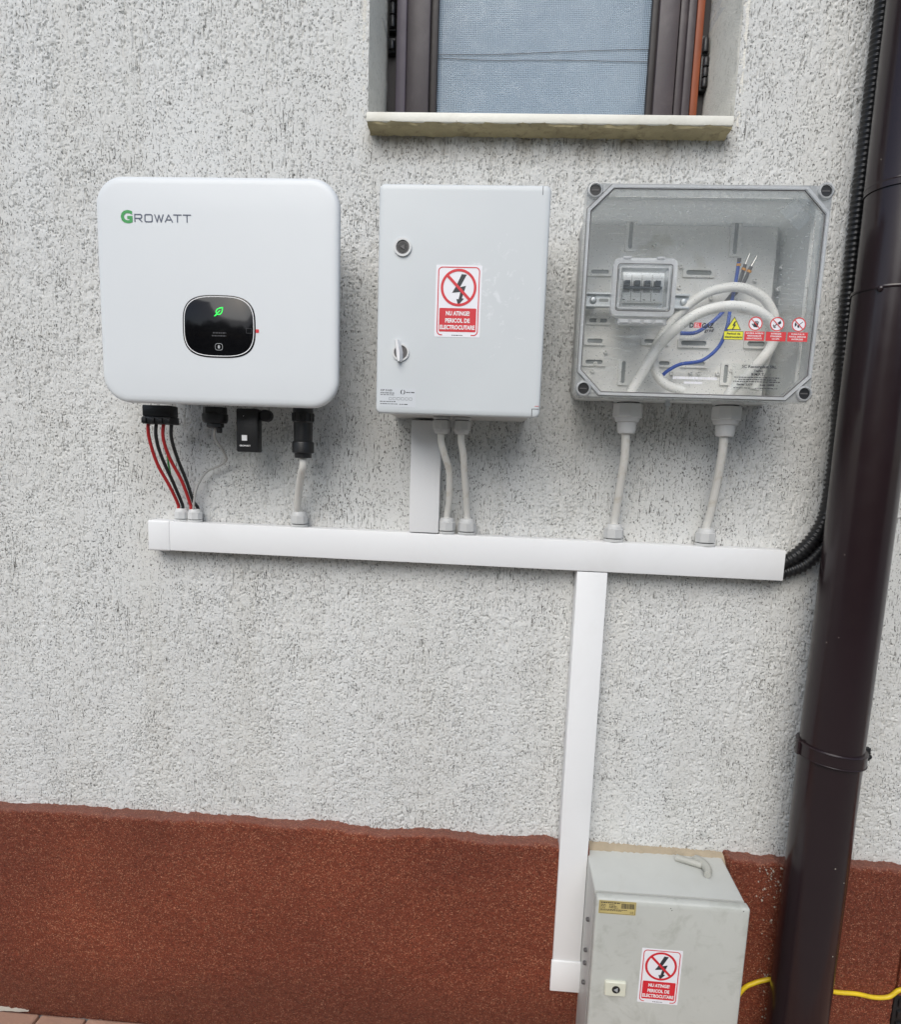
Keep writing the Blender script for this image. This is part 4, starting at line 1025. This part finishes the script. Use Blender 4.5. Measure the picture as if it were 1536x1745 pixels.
# ---- wiring inside the clear enclosure
g1, g2 = EGX
P = [(g1, .075, EZ0 - .020), (g1 + .002, .075, EZ0 + .006)] + [z4(a, c, d) for a, c, d in ((440, 1060, .085), (520, 930, .095), (620, 830, .105), (740, 750, .110), (880, 712, .110), (1000, 720, .105), (1100, 765, .098), (1152, 835, .090), (1140, 920, .082), (1085, 1000, .078), (1000, 1090, .075))] + [(g2, .075, EZ0 + .012), (g2, .075, EZ0 - .020)]
cable('coiled_cable', P, .0094, 'cable_inside', 'thick white cable arching through the clear enclosure, front loop')
P = [z4(a, c, d) for a, c, d in ((1040, 1165, .062), (1105, 1000, .060), (1150, 880, .058), (1155, 780, .060), (1110, 685, .064), (1030, 628, .066), (930, 606, .066), (800, 632, .062), (690, 700, .056), (590, 800, .050), (520, 900, .050), (492, 1000, .054), (510, 1080, .060), (565, 1140, .066), (660, 1172, .070))]
cable('coiled_cable', P, .0085, 'cable_inside', 'thinner white cable making the rear loop inside the clear enclosure')
P = [z4(a, c, d) for a, c, d in ((545, 1085, .060), (575, 1060, .062), (640, 1027, .062), (760, 1005, .060), (850, 930, .058), (893, 830, .052), (910, 740, .050), (925, 660, .052), (945, 560, .056), (960, 460, .060))]
cable('blue_wire', P, .0033, 'cable_blue', 'blue wire rising from the bottom of the clear enclosure to its taped end')
P = [z4(a, c, d) for a, c, d in ((640, 858, .046), (720, 855, .046), (790, 815, .046), (850, 765, .047), (890, 715, .048))]
cable('blue_wire', P, .0036, 'cable_blue', 'short blue wire behind the front white loop, left of the yellow triangle')
for k, (e0, e1, lb) in enumerate((((958, 590), (1018, 425), 'dark grey wire with stripped silver end, left one of the pair'), ((975, 600), (1058, 438), 'dark grey wire with stripped silver end, right one of the pair'))):
    p_end = z4(e1[0], e1[1], .062); p_cut = z4(e0[0] * .35 + e1[0] * .65 - 3, e0[1] * .35 + e1[1] * .65, .062)
    w_ = thing('stripped_wire', lb, 'wire', p_end)
    obj('sheath', tube(B(), [W(*z4(a, c, .049)) for a, c in ((870 + 12 * k, 705), (905 + 12 * k, 665))] + [W(*z4(e0[0], e0[1], .055)), W(*p_cut)], .0034), 'cable_dark', w_, smooth=40)
    obj('bare_end', tube(B(), [W(*p_cut), W(*p_end)], .0021, n=2), 'copper', w_, smooth=40)
    a, c = e0[0] * .5 + e1[0] * .5, e0[1] * .5 + e1[1] * .5
    obj('tape_band', tube(B(), [W(*z4(a - 5, c + 8, .0605)), W(*z4(a + 1, c - 4, .0612))], .0044, n=2), 'tape', w_, smooth=40)
b_ = cable('tape_end', [z4(957, 492, .059), z4(959, 478, .0596)], .0040, 'tape', None, parent=bpy.data.objects['blue_wire'])
b_ = cable('cut_end', [z4(960, 470, .0598), z4(962, 448, .061)], .0036, 'cable_dark', None, parent=bpy.data.objects['blue_wire'])

# ---- outside cables
tz = lambda i: (GX[i][0], .021, TZ(GX[i][0]) + GX[i][1] * 1.7)
def dn(i): x, d, z = tz(i); return (x, d, z - .035)
def run(name, start, mids, i, r, mat, label, off=0.0, dd=0.0, group=None):
    e = tz(i); n = len(mids)
    P = [start] + mids + [(e[0] + off, e[1] + dd, e[2] + .004), (e[0] + off, e[1] + dd, e[2] - .030)]
    return cable(name, P, r, mat, label, group)
run('solar_cable', (-.6765, cd, .058), [at(254, 745, .082), at(268, 790, .066), at(290, 830, .045), at(303, 858, .028)], 0, .0034, 'cable_red', 'red solar cable furthest left under the inverter', -.0045, .004)
run('solar_cable', (-.6595, cd, .058), [at(266, 745, .082), at(276, 780, .066), at(295, 822, .045), at(309, 855, .028)], 0, .0034, 'cable_black', 'black solar cable entering the leftmost trunking gland', .0045, .004)
run('solar_cable', (-.6440, cd, .058), [at(278, 745, .082), at(289, 780, .066), at(310, 820, .045), at(324, 858, .028)], 1, .0034, 'cable_red', 'red solar cable entering the second gland from the left', -.0055, .006)
run('solar_cable', (-.6285, cd, .058), [at(292, 745, .082), at(302, 780, .062), at(318, 820, .042), at(330, 855, .026)], 1, .0034, 'cable_black', 'black solar cable furthest right under the string connector', .0055, -.002)
run('signal_cable', (-.5415, cd, .046), [at(366, 745, .075), at(380, 768, .05), at(386, 783, .03), at(375, 793, .022), at(352, 804, .022), at(338, 825, .026), (-.6085, .032, -.085)], 1, .0023, 'cable_grey', 'thin grey signal cable kinked between inverter and trunking', .001, .009)
cable('earth_wire', [at(285, 770, .040), at(287, 790, .04), at(290, 805, .03), at(292, 820, .006)], .0019, 'green_print', 'short green earth wire behind the red and black solar cables')
run('mains_cable', (-.3675, cd, .01), [(-.3675, cd, -.022), at(513, 810, .070), at(509, 840, .045), at(507, 865, .028)], 2, .0076, 'cable_white', 'dirty white mains cable hanging from the black connector of the inverter')
run('mains_cable', (-.0985, .088, gz - .02), [(-.0985, .088, gz - .045), at(758, 775, .082), at(766, 805, .062), at(766, 850, .036)], 3, .0068, 'cable_white', 'bent white cable under the grey cabinet, beside the short trunking')
run('mains_cable', (-.0600, .088, gz - .02), [(-.0600, .088, gz - .045), at(790, 775, .080), at(792, 810, .060), at(795, 855, .034)], 4, .0068, 'cable_white', 'straighter white cable under the grey cabinet, the right one of two')
run('mains_cable', (g1, .075, EZ0 - .03), [(g1 - .0005, .075, EZ0 - .065), at(1065, 780, .065), at(1057, 830, .045), at(1051, 870, .028)], 5, .0082, 'cable_white', 'straight white cable from the left gland of the clear enclosure to the trunking')
run('mains_cable', (g2, .075, EZ0 - .03), [(g2 - .0005, .075, EZ0 - .065), at(1231, 775, .068), at(1221, 830, .045), at(1211, 875, .028)], 6, .0082, 'cable_white', 'bent white cable from the right gland of the clear enclosure to the trunking')

# ---- corrugated conduits
def conduit(P, r, label):
    bm = B(); Pw = [W(*p) for p in P]
    rf = lambda i: r * (1.0 if (i % 4) in (1, 2) else 0.83)
    tube(bm, Pw, r, 18, 14, rf, step=.0024)
    p0 = Pw[0]
    return obj('corrugated_conduit', bm, 'conduit', loc=(p0.x, -p0.y, p0.z - H), smooth=50, label=label, cat='conduit', group='corrugated conduits beside the downpipe')
conduit([(.57, .020, -.184), (.592, .020, -.182)] + [at(a, c, .022) for a, c in ((1368, 938), (1396, 905), (1412, 865), (1421, 810))] + [(.668, .020, .10), (.660, .020, .25), (.656, .020, .45), (.657, .020, .7), (.660, .020, 1.1)], .0150, 'black corrugated conduit rising along the left edge of the brown downpipe')
conduit([(.57, .018, -.206), (.592, .018, -.204)] + [at(a, c, .022) for a, c in ((1372, 962), (1400, 936), (1424, 900), (1440, 850))] + [(.700, .019, .06), (.704, .018, .25), (.703, .018, .5), (.702, .018, 1.1)], .0135, 'lower black corrugated conduit disappearing behind the brown downpipe')

# ---- downpipe
dp = thing('downpipe', 'dark brown metal rainwater downpipe at the right edge', 'downpipe', (.692, .09, -H))
PX, PDp, PR = .6900, .092, .0570
def pipe_seg(z0, z1, r, name):
    bm = B(); n = 40; m = max(4, int((z1 - z0) / .03)); rn = random.Random(int(z0 * 100)); rows = []
    ph = [rn.uniform(0, 6) for _ in range(6)]
    for j in range(m + 1):
        z = z0 + (z1 - z0) * j / m
        rows.append([bm.verts.new(W(PX + (r + .0004 * math.sin(9 * z + ph[0] + 2 * math.sin(k / n * 6.283 + ph[1])) ) * math.cos(2 * math.pi * k / n), PDp + (r + .0004 * math.sin(13 * z + ph[2] + k * .31)) * math.sin(2 * math.pi * k / n), z)) for k in range(n)])
    for a, c in zip(rows, rows[1:]):
        for i in range(n): bm.faces.new((a[i], a[(i + 1) % n], c[(i + 1) % n], c[i]))
    return obj(name, bm, 'pipe', dp, smooth=50)
pipe_seg(-1.45, .318, PR, 'pipe_section')
pipe_seg(.300, .492, PR - .0014, 'pipe_section')
pipe_seg(.480, 1.6, PR + .0006, 'pipe_section')
def hoop(z, h, t, tilt, name, mat='pipe'):
    bm = B(); n = 40; rows = []
    for r, dz in ((PR - .001, -h / 2), (PR + t * .7, -h / 2), (PR + t, -h / 2 + .002), (PR + t, h / 2 - .002), (PR + t * .7, h / 2), (PR - .001, h / 2)):
        rows.append([bm.verts.new(W(PX + r * math.cos(2 * math.pi * k / n), PDp + r * math.sin(2 * math.pi * k / n), z + dz + tilt * math.cos(2 * math.pi * k / n))) for k in range(n)])
    for a, c in zip(rows, rows[1:]):
        for i in range(n): bm.faces.new((a[i], a[(i + 1) % n], c[(i + 1) % n], c[i]))
    return obj(name, bm, mat, dp, smooth=30)
hoop(.317, .005, .0022, 0, 'pipe_seam'); hoop(.491, .004, .0012, 0, 'pipe_seam')
cl = hoop(-.541, .027, .0050, -.004, 'pipe_clamp')
hoop(-.5295, .003, .0066, -.004, 'clamp_lip'); hoop(-.5535, .003, .0062, -.004, 'clamp_lip')
b = B(); xr = PX + PR
box(b, xr + .001, xr + .016, PDp - .005, PDp - .001, -.556, -.530, .001); box(b, xr + .001, xr + .016, PDp + .001, PDp + .005, -.556, -.530, .001)
lathe(b, [(.0055, 0), (.0055, .004), (.003, .0042), (.003, .018), (.005, .0182), (.005, .022)], W(xr + .010, PDp + .012, -.545), (0, 1, 0), 8)
obj('clamp_ear', b, 'black', cl, smooth=30)
b = B(); xl = PX - PR; box(b, xl - .010, xl - .001, PDp - .006, PDp + .006, -.551, -.523, .002); obj('clamp_hinge', b, 'pipe', cl, smooth=30)
for px_, py_ in ((1493, 292), (1500, 492)):
    x, d, z = at(px_, py_, .13); dd = PDp + math.sqrt(max(0, PR ** 2 - (x - PX) ** 2))
    x, d, z = at(px_, py_, dd)
    bm = B(); lathe(bm, [(.0050, -.004), (.0050, .0015), (.0035, .0030), (.001, .0034)], W(x, dd, z), (x - PX, -(dd - PDp), 0), 12); obj('rivet', bm, 'pipe', dp, smooth=40)
rn = random.Random(77); bm = B()
for k in range(9):
    a = math.radians(rn.uniform(200, 320)); zc = rn.choice((rn.uniform(-1.1, .6), rn.uniform(-1.0, -.75))); r = rn.uniform(.0006, .0014)
    px_, pd_ = PX + (PR + .0003) * math.cos(a), PDp - (PR + .0003) * math.sin(a)
    lathe(bm, [(r, 0), (r * .6, .0006)], W(px_, pd_, zc), (math.cos(a), math.sin(a), 0), 6)
o = obj('lime_speck', bm, 'crumb', dp); o['kind'] = 'stuff'
# ---- low cabinet on the plinth
low = thing('low_cabinet', 'weathered grey metal cabinet with red warning sticker standing low against plinth', 'cabinet', (.386, 0.0, -H))
QX0, QX1, QZ0, QZ1 = .2410, .5330, -1.30, -.8325
obj('cabinet_body', loft(B(), [([(x, z + (.010 if z > -1 else 0)) for x, z in rrect(QX0 + .003, QX1 + .003, QZ0, QZ1 - .012, .004, 3)], .0), (rrect(QX0, QX1, QZ0, QZ1 - .006, .004, 3), .1455)]), 'old_top', low, smooth=35)
b = B(); box(b, QX0 + .005, QX1 - .005, .145, .1575, QZ0 + .004, QZ1 - .011); obj('groove_shade', b, 'cable_dark', low)  # dark filler paints in the shade of the groove behind the door
dring = lambda i: rrect(QX0 - .001 + i, QX1 + .001 - i, QZ0 + .002 + i, QZ1 - .002 - i, .006 - i * .5, 4)
qdoor = obj('cabinet_door', loft(B(), [(dring(.001), .1565), (dring(0), .158), (dring(0), .1710), (dring(.0014), .1738), (dring(.0042), .1750), (dring(.012), .1752)]), 'old_grey', low, smooth=45)
QD = .1753
warning_sticker(low, .3345, -1.0530, QD, tilt=-.012)
lp = obj('lock_plate', loft(B(), [(rrect(.2680, .3095, -1.0405, -1.0095, .003, 3), QD - .001), (rrect(.2680, .3095, -1.0405, -1.0095, .003, 3), QD + .004), (rrect(.2695, .3080, -1.0390, -1.0110, .002, 3), QD + .006)]), 'lock_cream', low, smooth=35)
obj('lock_core', loft(B(), [(circ(.2895, -1.0245, .0078, 26), QD), (circ(.2895, -1.0245, .0078, 26), QD + .0072)]), 'black', lp, smooth=35)
obj('key_slot', loft(B(), [([(.2850, -1.0245), (.2925, -1.0290), (.2925, -1.0200)], QD), ([(.2850, -1.0245), (.2925, -1.0290), (.2925, -1.0200)], QD + .0085)]), 'steel', lp)
yl = obj('maker_label', loft(B(), [(rrect(.2455, .3170, -.8660, -.8345 - .0035, .001, 2), QD), (rrect(.2455, .3170, -.8660, -.8345 - .0035, .001, 2), QD + .0003)]), 'ochre_label', low)
yd = QD + .0006
b = B(); band(b, rrect(.2470, .3155, -.8648, -.8392, .001, 2), rrect(.2475, .3150, -.8643, -.8397, .001, 2), yd)
greek(b, .2490, .2860, -.8432, .0022, yd, 61); greek(b, .2490, .2580, -.8470, .0014, yd, 62); greek(b, .2650, .2780, -.8470, .0014, yd, 63); greek(b, .2490, .2590, -.8502, .0014, yd, 64); greek(b, .2650, .2800, -.8502, .0014, yd, 65); greek(b, .2490, .2580, -.8532, .0014, yd, 66); greek(b, .2650, .2820, -.8532, .0014, yd, 67); greek(b, .2490, .3000, -.8568, .0012, yd, 68); greek(b, .2490, .2900, -.8590, .0012, yd, 69)
obj('small_print', b, 'dark_print', yl)
b = B(); rn = random.Random(9); x = .2885
while x < .3125:
    w_ = rn.choice((.0005, .0008, .0012)); flat(b, [(x, -.8530), (x + w_, -.8530), (x + w_, -.8420), (x, -.8420)], yd); x += w_ + rn.choice((.0005, .0008))
obj('bar_code', b, 'dark_print', yl)
text('lettering', 'CE', 'dark_print', yl, .3060, -.8625, yd, .0045, bold=.0, width=.0065)
for x, z in ((.524, -.841), (.262, -.834)): pass
bm = B()
for x, z, r in ((.5205, -.8405, .0012), (.383, -.845, .0010), (.3855, -.8495, .0010)): flat(bm, circ(x, z, r, 8), QD + .0004)
obj('paint_chip', bm, 'dark_print', qdoor)
for i, (x, d) in enumerate(((.280, .035), (.5180, .012))):
    bm = B(); lathe(bm, [(.0022, -.002), (.0022, .0008)], W(x, d, -.8412 if d > .03 else -.8395), (0, 0, 1), 8); obj('roof_screw', bm, 'cable_dark', low)
# fixing lugs on the side next to the trunking
for z in (-.93, -1.0, -1.03, -1.075):
    bm = B(); lathe(bm, [(.0045, 0), (.0045, .004), (.0025, .006)], W(QX0 - .0005, .11, z), (-1, 0, 0), 10); obj('side_bolt', bm, 'cable_dark', low, smooth=40)

# ---- loose T-handle lying on top of the low cabinet
hz = -.8285
MAT['handle'] = plain('handle_grey', (0.40, 0.40, 0.36), 0.5, 0.08, 30)
th = thing('loose_handle', 'small grey hammer-shaped handle lying on top of the low cabinet', 'handle', (.455, .05, hz - .008))
A_, C_ = W(.431, .030, hz), W(.478, .052, hz)
b = B(); tube(b, [A_, A_.lerp(C_, .5), C_], .0072, 12, 4); obj('grip', b, 'handle', th, smooth=40)
b = B(); tube(b, [W(.470, .030, hz + .001), W(.482, .046, hz + .001), W(.486, .066, hz), W(.480, .084, hz - .001)], .0082, 12, 6, rf=lambda i: (.0075, .0088, .0094, .0096, .0096, .0096, .0096, .0096, .0096, .0094, .0092, .009, .0088, .0086, .0084, .0082, .008, .0076, .007)[min(i, 18)]); obj('crosspiece', b, 'handle', th, smooth=40)

# ---- yellow cable along the plinth, behind the downpipe
P = [(.545, .012 + .03, -1.185), (.575, .042, -1.158)] + [at(a, c, .040) for a, c in ((1268, 1684), (1285, 1675), (1303, 1670), (1318, 1669))] + [(.70, .037, -1.105), (.755, .037, -1.108)] + [at(a, c, .038) for a, c in ((1425, 1690), (1460, 1693), (1490, 1699), (1515, 1698), (1530, 1688))] + [(.940, .038, -1.085), (.945, .038, -1.03), (.946, .036, -.98), (.960, .036, -.94), (1.1, .036, -.93)]
cable('yellow_cable', P, .0047, 'cable_yellow', 'yellow cable along the plinth, passing behind the downpipe')

# ---- black box put in for a dark recess in the plinth, lower right corner
vb = thing('recess_box', 'black box standing in for a dark recess in the plinth at lower right corner', 'box', (.99, 0.0, -1.30))
b = B(); box(b, .928, 1.058, -.02, .022, -1.30, -1.118, .004); obj('box_body', b, 'black', vb, smooth=30)
for k in range(6): obj('recess_slat', box(B(), .936, 1.05, .022, .027, -1.288 + k * .028, -1.270 + k * .028, .002), 'black', vb)

# ---- hedge across the path behind the photographer (shows only as reflections and green bounce)
hg = thing('garden_hedge', 'tall dense green hedge across the path, facing the wall', 'hedge', (0, 6.5, -H))
rg = np.random.default_rng(5); n = 32000
c0 = np.stack([rg.uniform(-9, 9, n), rg.uniform(-0.55, 0.55, n), rg.uniform(0.05, 3.1, n)], 1)
c0[:, 2] += 0.35 * np.sin(c0[:, 0] * 1.3) * (c0[:, 2] / 3) + 0.2 * np.sin(c0[:, 0] * 4.1 + 1) * (c0[:, 2] / 3)
u = rg.standard_normal((n, 3)); u /= np.linalg.norm(u, axis=1)[:, None]
v = np.cross(u, rg.standard_normal((n, 3))); v /= np.linalg.norm(v, axis=1)[:, None]
L = rg.uniform(.07, .13, n)[:, None]; Wd = L * .45
co = np.stack([c0 - u * L, c0 + v * Wd, c0 + u * L, c0 - v * Wd], 1).reshape(-1, 3).astype(np.float32)
me = bpy.data.meshes.new('foliage'); me.vertices.add(n * 4); me.vertices.foreach_set('co', co.ravel())
me.loops.add(n * 4); me.loops.foreach_set('vertex_index', np.arange(n * 4, dtype=np.int32))
me.polygons.add(n); me.polygons.foreach_set('loop_start', np.arange(0, n * 4, 4, dtype=np.int32)); me.update(calc_edges=True)
MAT['leaf'] = plain('hedge_leaf', (0.05, 0.085, 0.028), 0.5, 0.4, 3)
MAT['bark'] = plain('hedge_bark', (0.07, 0.05, 0.035), 0.9, 0.3, 9)
link_mesh('foliage', me, 'leaf', hg)
for k in range(12):
    x = -8.2 + k * 1.5; bm = B()
    tube(bm, [Vector((x, -6.5, 0)), Vector((x + .1, -6.45, 1.2)), Vector((x - .1, -6.5, 2.7))], .05, 8, 4, rf=lambda i: .06 - .005 * i); obj('stem', bm, 'bark', hg, smooth=40)
